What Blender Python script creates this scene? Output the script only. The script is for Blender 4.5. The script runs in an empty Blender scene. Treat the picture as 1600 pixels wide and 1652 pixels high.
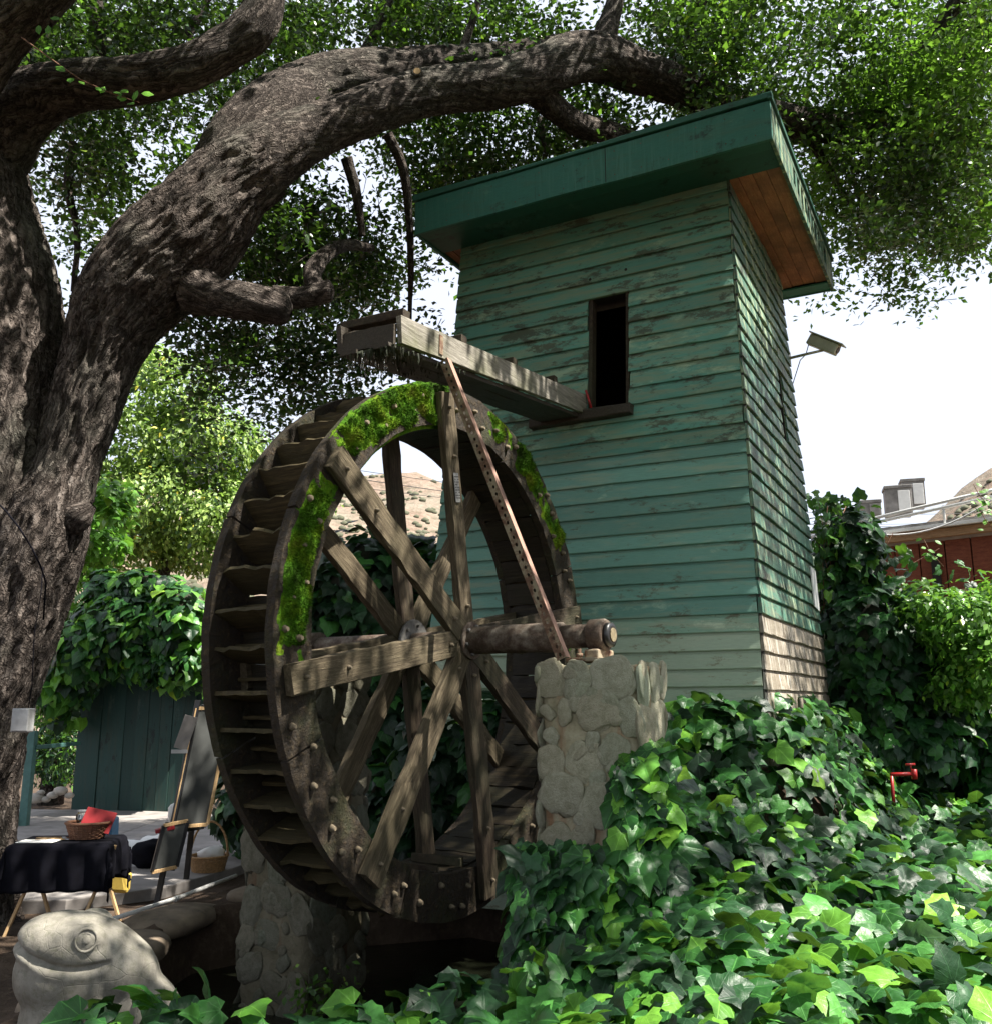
import bpy, math, random
import numpy as np
from mathutils import Vector, Matrix

S = bpy.context.scene
COL = S.collection
rng = np.random.default_rng(7)
random.seed(7)

# ------------------------------------------------------------------ camera
F, XC, YC = 1503.0, 800.0, 826.0
PITCH = math.atan(307.0 / F)
cam = bpy.data.cameras.new("camera")
cam.sensor_fit = 'HORIZONTAL'; cam.sensor_width = 36.0; cam.lens = F / 1600 * 36
cam.clip_start = 0.05; cam.clip_end = 2000
co = bpy.data.objects.new("camera", cam); COL.objects.link(co)
co.rotation_euler = (math.pi / 2 + PITCH, 0, 0)
S.camera = co

# ------------------------------------------------------------------ sky, sun, exposure
SUN_EL, SUN_A = math.radians(58), math.radians(-18)      # SUN_A measured from +X towards +Y
w = bpy.data.worlds.new("World"); S.world = w; w.use_nodes = True
nt = w.node_tree; nt.nodes.clear()
out = nt.nodes.new("ShaderNodeOutputWorld"); bg = nt.nodes.new("ShaderNodeBackground")
sky = nt.nodes.new("ShaderNodeTexSky"); sky.sky_type = 'NISHITA'; sky.sun_disc = False
sky.sun_elevation = SUN_EL; sky.sun_rotation = math.pi / 2 - SUN_A
sky.air_density = 1.0; sky.dust_density = 2.5; sky.ozone_density = 1.0
hz = nt.nodes.new("ShaderNodeMix"); hz.data_type = 'RGBA'; hz.inputs[0].default_value = 0.72     # thin white overcast veil
nt.links.new(sky.outputs[0], hz.inputs[6]); hz.inputs[7].default_value = (6.2, 6.5, 7.4, 1)
nt.links.new(hz.outputs[2], bg.inputs[0]); bg.inputs[1].default_value = 0.056
nt.links.new(bg.outputs[0], out.inputs[0])
sl = bpy.data.lights.new("sun", 'SUN'); sl.energy = 4.3; sl.angle = math.radians(0.5); sl.color = (1, 0.95, 0.86)
so = bpy.data.objects.new("sun", sl); COL.objects.link(so)
SUN = Vector((math.cos(SUN_EL) * math.cos(SUN_A), math.cos(SUN_EL) * math.sin(SUN_A), math.sin(SUN_EL)))
so.rotation_euler = SUN.to_track_quat('Z', 'Y').to_euler(); so.location = SUN * 30
S.view_settings.view_transform = 'Standard'; S.view_settings.look = 'None'
S.view_settings.exposure = 1.85; S.view_settings.gamma = 1.0; S.view_settings.use_curve_mapping = False
S.render.engine = 'CYCLES'
S.cycles.max_bounces = 6; S.cycles.diffuse_bounces = 3; S.cycles.glossy_bounces = 3
S.cycles.transmission_bounces = 5; S.cycles.transparent_max_bounces = 6
S.cycles.use_denoising = True
S.cycles.caustics_reflective = False; S.cycles.caustics_refractive = False

# ------------------------------------------------------------------ geometry frames
TH = math.radians(27.893)      # tower frame
TW = 0.5562                    # wheel frame
U = np.array([math.cos(TH), -math.sin(TH), 0]); V = np.array([math.sin(TH), math.cos(TH), 0])
UW = np.array([math.cos(TW), -math.sin(TW), 0]); VW = np.array([math.sin(TW), math.cos(TW), 0])
HUB = np.array([-0.2145, 6.0, 0.384])
GZ = -1.6

def at(px, py, Y):
    """world point that the photograph shows at px,py when it lies Y metres ahead"""
    up = YC - py
    r = np.array([px - XC, F * math.cos(PITCH) - up * math.sin(PITCH), F * math.sin(PITCH) + up * math.cos(PITCH)])
    return r / r[1] * Y

def pxm(px, py, Y):            # pixels per metre there
    r = at(px, py, Y); return F / (r[1] * math.cos(PITCH) + r[2] * math.sin(PITCH))

# ------------------------------------------------------------------ noise
def _h(ix, iy, iz, s):
    n = (ix * 374761393 + iy * 668265263 + iz * 2147483647 + s * 974634777) & 0xffffffff
    n = ((n ^ (n >> 13)) * 1274126177) & 0xffffffff
    return ((n ^ (n >> 16)) & 0xffff) / 65535.0

def vn(p, s=0):
    p = np.asarray(p, float); i = np.floor(p).astype(np.int64); f = p - i; f = f * f * (3 - 2 * f)
    r = 0
    for a in (0, 1):
        for b in (0, 1):
            for c in (0, 1):
                wgt = (f[..., 0] if a else 1 - f[..., 0]) * (f[..., 1] if b else 1 - f[..., 1]) * (f[..., 2] if c else 1 - f[..., 2])
                r = r + wgt * _h(i[..., 0] + a, i[..., 1] + b, i[..., 2] + c, s)
    return r * 2 - 1

def fbm(p, o=4, s=0):
    p = np.asarray(p, float); r = 0; a = 0.5
    for k in range(o):
        r = r + a * vn(p * 2 ** k + 17.3 * k, s + k); a *= 0.5
    return r

# ------------------------------------------------------------------ object helpers
def tag(o, label=None, cat=None, group=None, kind=None):
    if label: o['label'] = label
    if cat: o['category'] = cat
    if group: o['group'] = group
    if kind: o['kind'] = kind
    return o

def thing(name, label, cat, loc=(0, 0, 0), rz=0.0, group=None):
    o = bpy.data.objects.new(name, None); COL.objects.link(o)
    o.empty_display_size = 0.1
    o.location = Vector([float(c) for c in loc]); o.rotation_euler = (0, 0, rz)
    return tag(o, label, cat, group)

def put(name, me, parent=None, loc=None, rot=None, scale=None):
    o = bpy.data.objects.new(name, me); COL.objects.link(o)
    if parent is not None: o.parent = parent
    if loc is not None: o.location = Vector([float(c) for c in loc])
    if rot is not None: o.rotation_euler = rot
    if scale is not None: o.scale = scale
    return o

def mk(verts, faces, m, smooth=False, name="m"):
    me = bpy.data.meshes.new(name)
    me.from_pydata([tuple(map(float, v)) for v in verts], [], faces)
    if m is not None:
        for q in (m if isinstance(m, (list, tuple)) else [m]): me.materials.append(q)
    if smooth: me.polygons.foreach_set("use_smooth", [True] * len(me.polygons))
    me.update(); return me

def fast(verts, faces, m, smooth=False, uv=None, name="m"):
    """verts (n,3), faces (k,3|4) numpy"""
    verts = np.ascontiguousarray(verts, dtype=np.float32); faces = np.ascontiguousarray(faces, dtype=np.int32)
    k, c = faces.shape
    me = bpy.data.meshes.new(name)
    me.vertices.add(len(verts)); me.vertices.foreach_set("co", verts.ravel())
    me.loops.add(k * c); me.loops.foreach_set("vertex_index", faces.ravel())
    me.polygons.add(k); me.polygons.foreach_set("loop_start", np.arange(0, k * c, c, dtype=np.int32))
    if smooth: me.polygons.foreach_set("use_smooth", np.ones(k, dtype=bool))
    if uv is not None:
        l = me.uv_layers.new(name="UVMap"); l.data.foreach_set("uv", np.ascontiguousarray(uv[faces.ravel()], dtype=np.float32).ravel())
    if m is not None: me.materials.append(m)
    me.update(calc_edges=True); me.validate()
    return me

class MB:
    """collects simple shapes into ONE mesh"""
    def __init__(s): s.v = []; s.f = []; s.sm = []
    def add(s, vs, fs, sm=False):
        n = len(s.v); s.v += [tuple(map(float, v)) for v in vs]
        s.f += [tuple(i + n for i in f) for f in fs]; s.sm += [sm] * len(fs); return s
    def box(s, c, d, R=None, j=0.0):
        c = np.array(c, float); vs = []
        for sx in (-.5, .5):
            for sy in (-.5, .5):
                for sz in (-.5, .5):
                    p = np.array([sx * d[0], sy * d[1], sz * d[2]]) + (rng.normal(0, j, 3) if j else 0)
                    if R is not None: p = R @ p
                    vs.append(c + p)
        return s.add(vs, [(0, 1, 3, 2), (4, 6, 7, 5), (0, 4, 5, 1), (2, 3, 7, 6), (0, 2, 6, 4), (1, 5, 7, 3)])
    def beam(s, a, b, wd, t, side, j=0.0, n=1):
        """bar from a to b; wd measured along `side`, t along the third axis"""
        a = np.array(a, float); b = np.array(b, float); L = np.linalg.norm(b - a); d = (b - a) / L
        sd = np.array(side, float); sd = sd - d * (sd @ d); sd /= np.linalg.norm(sd); th = np.cross(d, sd)
        vs = []; fs = []; ch = min(wd, t) * 0.10
        prof = [(-wd / 2 + ch, -t / 2), (wd / 2 - ch, -t / 2), (wd / 2, -t / 2 + ch), (wd / 2, t / 2 - ch), (wd / 2 - ch, t / 2), (-wd / 2 + ch, t / 2), (-wd / 2, t / 2 - ch), (-wd / 2, -t / 2 + ch)]
        for k in range(n + 1):
            for (x, y) in prof:
                vs.append(a + d * L * k / n + sd * (x + (rng.normal(0, j) if j else 0)) + th * (y + (rng.normal(0, j) if j else 0)))
        for k in range(n):
            for q in range(8):
                r = (q + 1) % 8; fs.append((k * 8 + q, k * 8 + r, k * 8 + 8 + r, k * 8 + 8 + q))
        fs.append(tuple(range(7, -1, -1))); fs.append(tuple(n * 8 + q for q in range(8)))
        return s.add(vs, fs)
    def tube(s, pts, r, seg=8, cap=True, sm=True):
        pts = [np.array(p, float) for p in pts]; n = len(pts); rr = r if hasattr(r, '__len__') else [r] * n
        up = None; vs = []; fs = []
        for k, p in enumerate(pts):
            d = pts[min(k + 1, n - 1)] - pts[max(k - 1, 0)]; d = d / (np.linalg.norm(d) + 1e-9)
            if up is None:
                up = np.array([0, 0, 1.0]) if abs(d[2]) < .9 else np.array([1.0, 0, 0])
            up = up - d * (up @ d); up /= np.linalg.norm(up) + 1e-9; sd = np.cross(d, up)
            for q in range(seg):
                a = 2 * math.pi * q / seg; vs.append(p + rr[k] * (math.cos(a) * up + math.sin(a) * sd))
        for k in range(n - 1):
            for q in range(seg):
                t = (q + 1) % seg; fs.append((k * seg + q, k * seg + t, k * seg + seg + t, k * seg + seg + q))
        s.add(vs, fs, sm)
        if cap:
            s.f.append(tuple(len(s.v) - len(vs) + q for q in range(seg - 1, -1, -1))); s.sm.append(False)
            s.f.append(tuple(len(s.v) - seg + q for q in range(seg))); s.sm.append(False)
        return s
    def poly(s, pts2, z0, z1):
        n = len(pts2); vs = [(x, y, z0) for x, y in pts2] + [(x, y, z1) for x, y in pts2]
        fs = [tuple(range(n - 1, -1, -1)), tuple(range(n, 2 * n))] + [(i, (i + 1) % n, n + (i + 1) % n, n + i) for i in range(n)]
        return s.add(vs, fs)
    def mesh(s, m, name="m"):
        me = mk(s.v, s.f, m, name=name); me.polygons.foreach_set("use_smooth", s.sm); return me
    def build(s, name, m, parent=None, bevel=0.0, **kw):
        o = put(name, s.mesh(m), parent, **kw)
        if bevel:
            b = o.modifiers.new("bevel", 'BEVEL'); b.width = bevel; b.segments = 2; b.limit_method = 'ANGLE'; b.angle_limit = math.radians(50)
        return o

def blob_mesh(m, r=(1, 1, 1), amp=.15, fr=1.6, seed=0, sub=2, flat=0.0):
    import bmesh
    bm = bmesh.new(); bmesh.ops.create_icosphere(bm, subdivisions=sub, radius=1)
    me = bpy.data.meshes.new("m"); bm.to_mesh(me); bm.free()
    P = np.zeros(len(me.vertices) * 3); me.vertices.foreach_get("co", P); P = P.reshape(-1, 3)
    P = np.sign(P) * np.abs(P) ** (1 - flat * .35)
    P = P * (1 + amp * fbm(P * fr + seed * 9.1, 3, seed)[:, None]) * np.array(r)
    me.vertices.foreach_set("co", P.ravel()); me.materials.append(m)
    me.polygons.foreach_set("use_smooth", [True] * len(me.polygons)); me.update(); return me

# ------------------------------------------------------------------ material helpers
class NT:
    def __init__(s, name):
        s.m = bpy.data.materials.new(name); s.m.use_nodes = True; s.t = s.m.node_tree; s.t.nodes.clear()
        s.o = s.t.nodes.new("ShaderNodeOutputMaterial")
    def n(s, k, **kw):
        x = s.t.nodes.new(k)
        for a, b in kw.items(): setattr(x, a, b)
        return x
    def l(s, a, b): s.t.links.new(a, b)
    def inp(s, node, i, v):
        if isinstance(v, bpy.types.NodeSocket): s.l(v, node.inputs[i])
        elif v is not None:
            t = node.inputs[i]
            if hasattr(t.default_value, '__len__') and len(t.default_value) == 4 and hasattr(v, '__len__') and len(v) == 3: v = (*v, 1)
            t.default_value = v
    def coord(s, kind='Object', scale=(1, 1, 1), rnd=0.0):
        c = s.n("ShaderNodeTexCoord").outputs[kind]
        if rnd:
            oi = s.n("ShaderNodeObjectInfo"); vm = s.n("ShaderNodeVectorMath", operation='MULTIPLY_ADD')
            cm = s.n("ShaderNodeCombineXYZ")
            for i, q in enumerate((1.0, 3.7, 7.3)):
                mm = s.math('MULTIPLY', oi.outputs['Random'], q * rnd); s.l(mm, cm.inputs[i])
            ad = s.n("ShaderNodeVectorMath", operation='ADD'); s.l(c, ad.inputs[0]); s.l(cm.outputs[0], ad.inputs[1]); c = ad.outputs[0]
        mp = s.n("ShaderNodeVectorMath", operation='MULTIPLY'); s.l(c, mp.inputs[0]); mp.inputs[1].default_value = scale
        return mp.outputs[0]
    def math(s, op, a, b=None, clamp=False):
        x = s.n("ShaderNodeMath", operation=op); x.use_clamp = clamp; s.inp(x, 0, a); s.inp(x, 1, b); return x.outputs[0]
    def noise(s, vec, scale, detail=5, rough=.6, dist=0.0):
        x = s.n("ShaderNodeTexNoise"); s.l(vec, x.inputs['Vector']); x.inputs['Scale'].default_value = scale
        x.inputs['Detail'].default_value = detail; x.inputs['Roughness'].default_value = rough; x.inputs['Distortion'].default_value = dist
        return x.outputs['Fac']
    def voro(s, vec, scale, feat='F1', rnd=1.0):
        x = s.n("ShaderNodeTexVoronoi", feature=feat); s.l(vec, x.inputs['Vector']); x.inputs['Scale'].default_value = scale
        x.inputs['Randomness'].default_value = rnd; return x.outputs['Distance']
    def ramp(s, fac, stops):
        x = s.n("ShaderNodeValToRGB"); s.l(fac, x.inputs[0]); e = x.color_ramp.elements
        while len(e) > 1: e.remove(e[-1])
        for i, (p, c) in enumerate(stops):
            k = e[0] if i == 0 else e.new(p)
            k.position = p; k.color = (*c, 1) if hasattr(c, '__len__') else (c, c, c, 1)
        return x.outputs[0]
    def mix(s, fac, a, b, mode='MIX'):
        x = s.n("ShaderNodeMix", data_type='RGBA', blend_type=mode); s.inp(x, 0, fac); s.inp(x, 6, a); s.inp(x, 7, b); return x.outputs[2]
    def bump(s, h, st=.5, d=.01, nrm=None):
        x = s.n("ShaderNodeBump"); x.inputs['Strength'].default_value = st; x.inputs['Distance'].default_value = d; s.l(h, x.inputs['Height'])
        if nrm is not None: s.l(nrm, x.inputs['Normal'])
        return x.outputs[0]
    def bsdf(s, col, rough=.7, nrm=None, metal=0, spec=.5, **kw):
        b = s.n("ShaderNodeBsdfPrincipled"); s.inp(b, 'Base Color', col); s.inp(b, 'Roughness', rough); s.inp(b, 'Metallic', metal)
        s.inp(b, 'Specular IOR Level', spec)
        if nrm is not None: s.l(nrm, b.inputs['Normal'])
        for k, v in kw.items(): s.inp(b, k.replace('_', ' '), v)
        return b
    def out(s, b): s.l(b.outputs[0] if hasattr(b, 'outputs') else b, s.o.inputs[0]); return s.m

def simple(name, col, rough=.6, metal=0, var=.25, scale=12, bump=.15, rnd=1.0, **kw):
    q = NT(name); c = q.coord('Object', rnd=rnd); n = q.noise(c, scale)
    dark = tuple(x * (1 - var) for x in col); lite = tuple(min(1, x * (1 + var)) for x in col)
    return q.out(q.bsdf(q.ramp(n, [(.3, dark), (.7, lite)]), rough, q.bump(q.noise(c, scale * 6), bump, .004), metal, **kw))

def wood(name, dark, mid, lite, scale=(1, 1, 1), rough=.8, bump=.6, stain=None, stain_amt=.5, spec=.3, rnd=3.0, knots=True):
    """grain runs along the axis whose scale is small"""
    q = NT(name); c = q.coord('Object', rnd=rnd); g = q.coord('Object', scale=scale, rnd=rnd)
    n1 = q.noise(g, 5, 8, .65, .3); n2 = q.noise(g, 22, 4, .7); n3 = q.noise(c, 2.3, 4, .6)
    col = q.ramp(n1, [(.28, dark), (.5, mid), (.72, lite)])
    col = q.mix(q.math('MULTIPLY', q.ramp(n2, [(.35, 1.0), (.55, 0.0)]), .55), col, tuple(x * .45 for x in dark))
    if stain: col = q.mix(q.math('MULTIPLY', q.ramp(n3, [(.42, 0.0), (.62, 1.0)]), stain_amt), col, stain)
    h = q.math('ADD', n1, q.math('MULTIPLY', n2, .7))
    return q.out(q.bsdf(col, rough, q.bump(h, bump, .008), spec=spec))

def paint(name, base, worn, dirt, wear=.5, scale=(1.0, 1.0, 9), streak=None, rnd=2.0, rough=.6):
    q = NT(name); g = q.coord('Object', scale=scale, rnd=rnd); c = q.coord('Object', rnd=rnd)
    g2 = q.coord('Object', scale=tuple(1 + (x_ - 1) * .18 for x_ in scale), rnd=rnd)
    n1 = q.noise(g, 2.2, 9, .68); n2 = q.noise(g2, 2.6, 9, .72); n3 = q.noise(g, 14, 5, .75); n4 = q.noise(g2, 11, 8, .8)
    col = q.mix(q.ramp(n3, [(.35, 0.0), (.7, .55)]), base, tuple(min(1, x * 1.35) for x in base))
    col = q.mix(q.ramp(n1, [(.60 - .22 * wear, 0.0), (.74 - .2 * wear, .8)]), col, worn)
    fl = q.math('ADD', n2, q.math('MULTIPLY', q.math('SUBTRACT', n4, .5), .55))
    col = q.mix(q.ramp(fl, [(.66 - .17 * wear, 0.0), (.73 - .17 * wear, .85)]), col, dirt)
    fl2 = q.math('ADD', q.noise(g2, 1.7, 6, .6), q.math('MULTIPLY', q.math('SUBTRACT', n4, .5), -.5))
    col = q.mix(q.ramp(fl2, [(.68 - .12 * wear, 0.0), (.78 - .12 * wear, .6)]), col, tuple(min(1, x * 1.7 + .02) for x in worn))
    oi = q.n("ShaderNodeObjectInfo"); v = q.math('MULTIPLY_ADD', oi.outputs['Random'], .35); q.t.nodes[-1].inputs[2].default_value = .82
    col = q.mix(1.0, col, v, 'MULTIPLY')
    if streak:
        gs = q.coord('Object', scale=streak[0]); ns = q.noise(gs, 3.0, 6, .7); ns2 = q.noise(q.coord('Object'), 1.1, 3)
        f = q.math('MULTIPLY', q.ramp(ns, [(.50, 0.0), (.60, 1.0)]), q.ramp(ns2, [(.38, .25), (.6, 1.0)]))
        col = q.mix(f, col, streak[1])
        nd = q.noise(gs, 5.0, 6, .7); col = q.mix(q.ramp(nd, [(.30, .7), (.42, 0.0)]), col, streak[2])
    # nail heads and cracks
    h = q.math('ADD', q.math('MULTIPLY', n3, .6), n1)
    return q.out(q.bsdf(col, rough, q.bump(h, .45, .006), spec=.35))

def leafmat(name, base, lite, trans=.3, rough=.4, veins=False, hue=.5, spec=.5, bump=.25):
    q = NT(name); ge = q.n("ShaderNodeNewGeometry"); oi = q.n("ShaderNodeObjectInfo")
    r = q.math('FRACT', q.math('ADD', ge.outputs['Random Per Island'], oi.outputs['Random']))
    stops = [(0, tuple(x * .65 for x in base)), (.45, base), (.8, lite), (.97, tuple(min(1, x * 1.5) for x in lite)), (1.0, (lite[0] * 2.6, lite[1] * 1.5, lite[2] * .6))]
    col = q.ramp(r, stops)
    nrm = None
    if veins:
        uv = q.n("ShaderNodeTexCoord").outputs['UV']; sp = q.n("ShaderNodeSeparateXYZ"); q.l(uv, sp.inputs[0])
        ang = q.math('ARCTAN2', q.math('ABSOLUTE', sp.outputs[0]), sp.outputs[1])
        pp = q.math('ABSOLUTE', q.math('SUBTRACT', q.math('FRACT', q.math('ADD', q.math('DIVIDE', ang, .72), .5)), .5))
        ln = q.n("ShaderNodeVectorMath", operation='LENGTH'); q.l(uv, ln.inputs[0])
        wv = q.math('MULTIPLY', pp, q.math('ADD', ln.outputs['Value'], .15))
        f = q.ramp(wv, [(.012, 1.0), (.035, 0.0)])
        # side veins, herring-bone
        hb = q.math('FRACT', q.math('SUBTRACT', q.math('MULTIPLY', sp.outputs[1], 6.0), q.math('MULTIPLY', q.math('ABSOLUTE', sp.outputs[0]), 4.0)))
        f2 = q.ramp(q.math('ABSOLUTE', q.math('SUBTRACT', hb, .5)), [(.02, .16), (.10, 0.0)])
        fm = q.math('MAXIMUM', f, f2)
        nz = q.noise(q.coord('UV'), 5, 4)
        col = q.mix(q.math('MULTIPLY', fm, .55), col, tuple(min(1, x * 1.7 + .015) for x in lite))
        col = q.mix(q.ramp(nz, [(.35, .35), (.6, 0.0)]), col, tuple(x * .5 for x in base))
        nrm = q.bump(q.math('SUBTRACT', nz, fm), bump, .01)
    b = q.bsdf(col, rough, nrm, spec=spec)
    tr = q.n("ShaderNodeBsdfTranslucent"); tc = q.mix(.55, col, (.20, .42, .035)); q.l(tc, tr.inputs[0])
    mx = q.n("ShaderNodeMixShader"); mx.inputs[0].default_value = trans; q.l(b.outputs[0], mx.inputs[1]); q.l(tr.outputs[0], mx.inputs[2])
    return q.out(mx)

# ------------------------------------------------------------------ materials
M = {}
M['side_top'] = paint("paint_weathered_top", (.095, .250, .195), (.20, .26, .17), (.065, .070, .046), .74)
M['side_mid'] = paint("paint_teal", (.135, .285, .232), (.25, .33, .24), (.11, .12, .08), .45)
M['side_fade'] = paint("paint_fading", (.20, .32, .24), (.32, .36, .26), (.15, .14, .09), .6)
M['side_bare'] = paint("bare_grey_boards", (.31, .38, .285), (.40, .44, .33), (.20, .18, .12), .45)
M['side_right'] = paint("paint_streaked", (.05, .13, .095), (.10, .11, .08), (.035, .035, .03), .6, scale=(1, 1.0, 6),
                        streak=((5, 5, .35), (.34, .40, .24), (.025, .035, .028)))  # pale streaks: worn paint plus grazing sunlight put in the colour
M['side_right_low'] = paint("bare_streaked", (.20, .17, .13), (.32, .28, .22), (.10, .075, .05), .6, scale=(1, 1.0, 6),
                            streak=((6, 6, .35), (.48, .44, .38), (.07, .055, .04)))  # paler streaks also carry the low sun streaks as colour
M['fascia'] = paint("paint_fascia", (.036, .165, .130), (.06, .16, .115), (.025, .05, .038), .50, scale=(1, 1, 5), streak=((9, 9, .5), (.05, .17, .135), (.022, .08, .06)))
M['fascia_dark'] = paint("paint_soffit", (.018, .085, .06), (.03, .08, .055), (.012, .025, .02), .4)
M['soffit'] = wood("orange_cedar", (.34, .13, .07), (.46, .19, .10), (.55, .26, .14), (14, .8, 14), .75, .3, (.14, .07, .045), .7)
M['core'] = simple("dark_core", (.02, .018, .015), .95)
M['spoke'] = wood("spoke_oak", (.075, .055, .033), (.17, .135, .085), (.30, .25, .17), (9, 9, 9), .82, .8, (.07, .06, .03), .6)
M['spoke_dark'] = wood("spoke_dark", (.022, .015, .010), (.045, .031, .02), (.09, .065, .04), (5, 5, 5), .8, .8, (.04, .045, .02), .5)
M['bucket'] = wood("bucket_wood", (.025, .018, .008), (.06, .045, .018), (.13, .10, .045), (.6, 9, 9), .75, .7, (.04, .035, .015), .6)
M['sole'] = wood("sole_wood", (.007, .005, .003), (.018, .013, .007), (.050, .037, .018), (.6, 9, 9), .55, .7, (.02, .02, .008), .5)  # near-black copy of bucket wood; drum interior's shade put in the colour
M['trough'] = wood("trough_wood", (.10, .085, .07), (.25, .23, .19), (.42, .39, .34), (14, .7, 14), .8, .5, (.10, .11, .04), .55)
M['trough_dark'] = wood("trough_wet", (.025, .02, .015), (.05, .04, .028), (.09, .07, .05), (14, .7, 14), .6, .6)
def _rim():
    q = NT("rim_crust"); c = q.coord('Object'); n = q.noise(c, 30, 8, .7); n2 = q.noise(c, 3, 4)
    col = q.ramp(n, [(.3, (.010, .007, .005)), (.55, (.034, .024, .014)), (.75, (.12, .088, .05))])
    col = q.mix(q.ramp(n2, [(.5, 0.0), (.7, .5)]), col, (.035, .05, .012))
    return q.out(q.bsdf(col, q.ramp(n, [(.35, .5), (.6, .9)]), q.bump(n, 1.0, .03), spec=.3))
M['rim'] = _rim()
def _moss():
    q = NT("moss"); c = q.coord('Object'); n = q.noise(c, 5, 5, .6); n2 = q.noise(c, 45, 5, .7)
    col = q.ramp(n, [(.32, (.022, .045, .006)), (.46, (.055, .15, .008)), (.58, (.12, .22, .010)), (.72, (.20, .19, .03))])
    col = q.mix(q.ramp(n2, [(.35, .6), (.55, 0.0)]), col, (.02, .03, .004))
    return q.out(q.bsdf(col, .95, q.bump(n2, 1.0, .02), spec=.1))
M['moss'] = _moss()
M['moss_dark'] = simple('wet_moss', (.018, .024, .008), .8, var=.5, scale=20)
def _rust():
    q = NT("rust"); c = q.coord('Object'); n = q.noise(c, 14, 8, .7); n2 = q.noise(c, 4, 5, .6)
    col = q.ramp(n, [(.3, (.06, .028, .018)), (.46, (.15, .085, .055)), (.56, (.26, .21, .14)), (.8, (.34, .30, .22))])
    col = q.mix(q.ramp(n2, [(.55, 0.0), (.72, .8)]), col, (.30, .28, .22))
    return q.out(q.bsdf(col, .85, q.bump(n, .6, .004), spec=.3))
M['rust'] = _rust()
def _shaft():
    q = NT("rusty_shaft"); c = q.coord('Object'); n = q.noise(c, 9, 8, .75); n2 = q.noise(c, 30, 5, .7)
    col = q.ramp(n, [(.3, (.025, .018, .014)), (.47, (.085, .058, .042)), (.6, (.17, .14, .11)), (.75, (.32, .29, .24))])
    return q.out(q.bsdf(col, .75, q.bump(q.math('ADD', n, n2), .6, .006), spec=.3))
M['rust_dark'] = _shaft()
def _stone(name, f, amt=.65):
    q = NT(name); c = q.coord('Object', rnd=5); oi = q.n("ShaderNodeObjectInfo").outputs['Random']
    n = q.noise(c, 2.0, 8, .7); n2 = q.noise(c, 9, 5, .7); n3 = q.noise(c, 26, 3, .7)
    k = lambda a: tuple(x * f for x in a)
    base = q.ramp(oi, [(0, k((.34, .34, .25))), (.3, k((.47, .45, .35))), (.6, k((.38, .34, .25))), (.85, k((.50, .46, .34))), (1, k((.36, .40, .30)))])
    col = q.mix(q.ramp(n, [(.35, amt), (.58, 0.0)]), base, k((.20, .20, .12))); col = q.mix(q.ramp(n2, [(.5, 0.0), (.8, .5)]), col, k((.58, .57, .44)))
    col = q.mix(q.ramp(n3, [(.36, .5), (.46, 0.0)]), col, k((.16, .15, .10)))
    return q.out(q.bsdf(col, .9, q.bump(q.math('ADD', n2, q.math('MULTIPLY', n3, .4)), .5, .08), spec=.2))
M['stone'] = _stone("river_stone", 1.0); M['stone_shaded'] = _stone("shaded_stone", .38, .8)  # second is a darker copy: the far pillar's shade put in the colour
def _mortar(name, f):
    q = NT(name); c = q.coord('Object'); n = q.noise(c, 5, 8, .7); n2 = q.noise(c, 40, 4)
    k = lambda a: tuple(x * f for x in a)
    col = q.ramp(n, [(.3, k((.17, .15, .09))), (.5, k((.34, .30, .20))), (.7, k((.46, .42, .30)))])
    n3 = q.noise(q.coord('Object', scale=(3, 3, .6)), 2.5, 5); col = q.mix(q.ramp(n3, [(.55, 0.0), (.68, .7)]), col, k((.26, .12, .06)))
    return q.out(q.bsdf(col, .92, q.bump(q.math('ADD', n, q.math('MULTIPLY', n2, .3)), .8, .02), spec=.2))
M['mortar'] = _mortar("mortar", 1.0); M['mortar_shaded'] = _mortar("shaded_mortar", .35)  # darker mortar copy, the far pillar's shade painted in likewise
def _bark(name, k=1.0, lite=(.30, .25, .21)):
    q = NT(name); uv = q.coord('UV', scale=(1, .33, 1)); c = q.coord('Object')
    nd = q.noise(c, 4, 4); ad = q.n("ShaderNodeVectorMath", operation='MULTIPLY_ADD'); q.l(nd, ad.inputs[0]); ad.inputs[1].default_value = (.22, .22, 0); q.l(uv, ad.inputs[2])
    vo = q.voro(ad.outputs[0], 24 * k, 'DISTANCE_TO_EDGE', 1.0); vo2 = q.voro(ad.outputs[0], 42 * k, 'F1'); n = q.noise(c, 16, 8, .75); n2 = q.noise(c, 1.6, 4)
    col = q.ramp(n, [(.3, (.045, .036, .031)), (.52, (.125, .102, .088)), (.72, lite)])
    col = q.mix(q.math('MULTIPLY', q.ramp(vo, [(.0, .9), (.11, 0.0)]), q.ramp(n, [(.40, 1.0), (.58, .15)])), col, (.018, .012, .009))
    col = q.mix(q.ramp(n2, [(.5, 0.0), (.7, .55)]), col, (.16, .16, .13))
    fz = q.n("ShaderNodeVectorMath", operation='MULTIPLY'); q.l(ad.outputs[0], fz.inputs[0]); fz.inputs[1].default_value = (1, .38, 1)
    fi = q.math('ABSOLUTE', q.math('SUBTRACT', q.noise(fz.outputs[0], 17 * k, 5, .62, .3), .5)); fr_ = q.ramp(fi, [(.0, 0.0), (.075, 1.0)])
    col = q.mix(q.ramp(fi, [(.0, .85), (.045, 0.0)]), col, (.020, .015, .012))
    h = q.math('ADD', q.math('MULTIPLY', fr_, 1.2), q.math('MULTIPLY', q.ramp(vo, [(0, 0.0), (.16, 1.0)]), .35)); h = q.math('ADD', h, q.math('ADD', q.math('MULTIPLY', n, .9), q.math('MULTIPLY', vo2, .4)))
    return q.out(q.bsdf(col, .92, q.bump(h, 1.0, .022), spec=.15))
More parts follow.
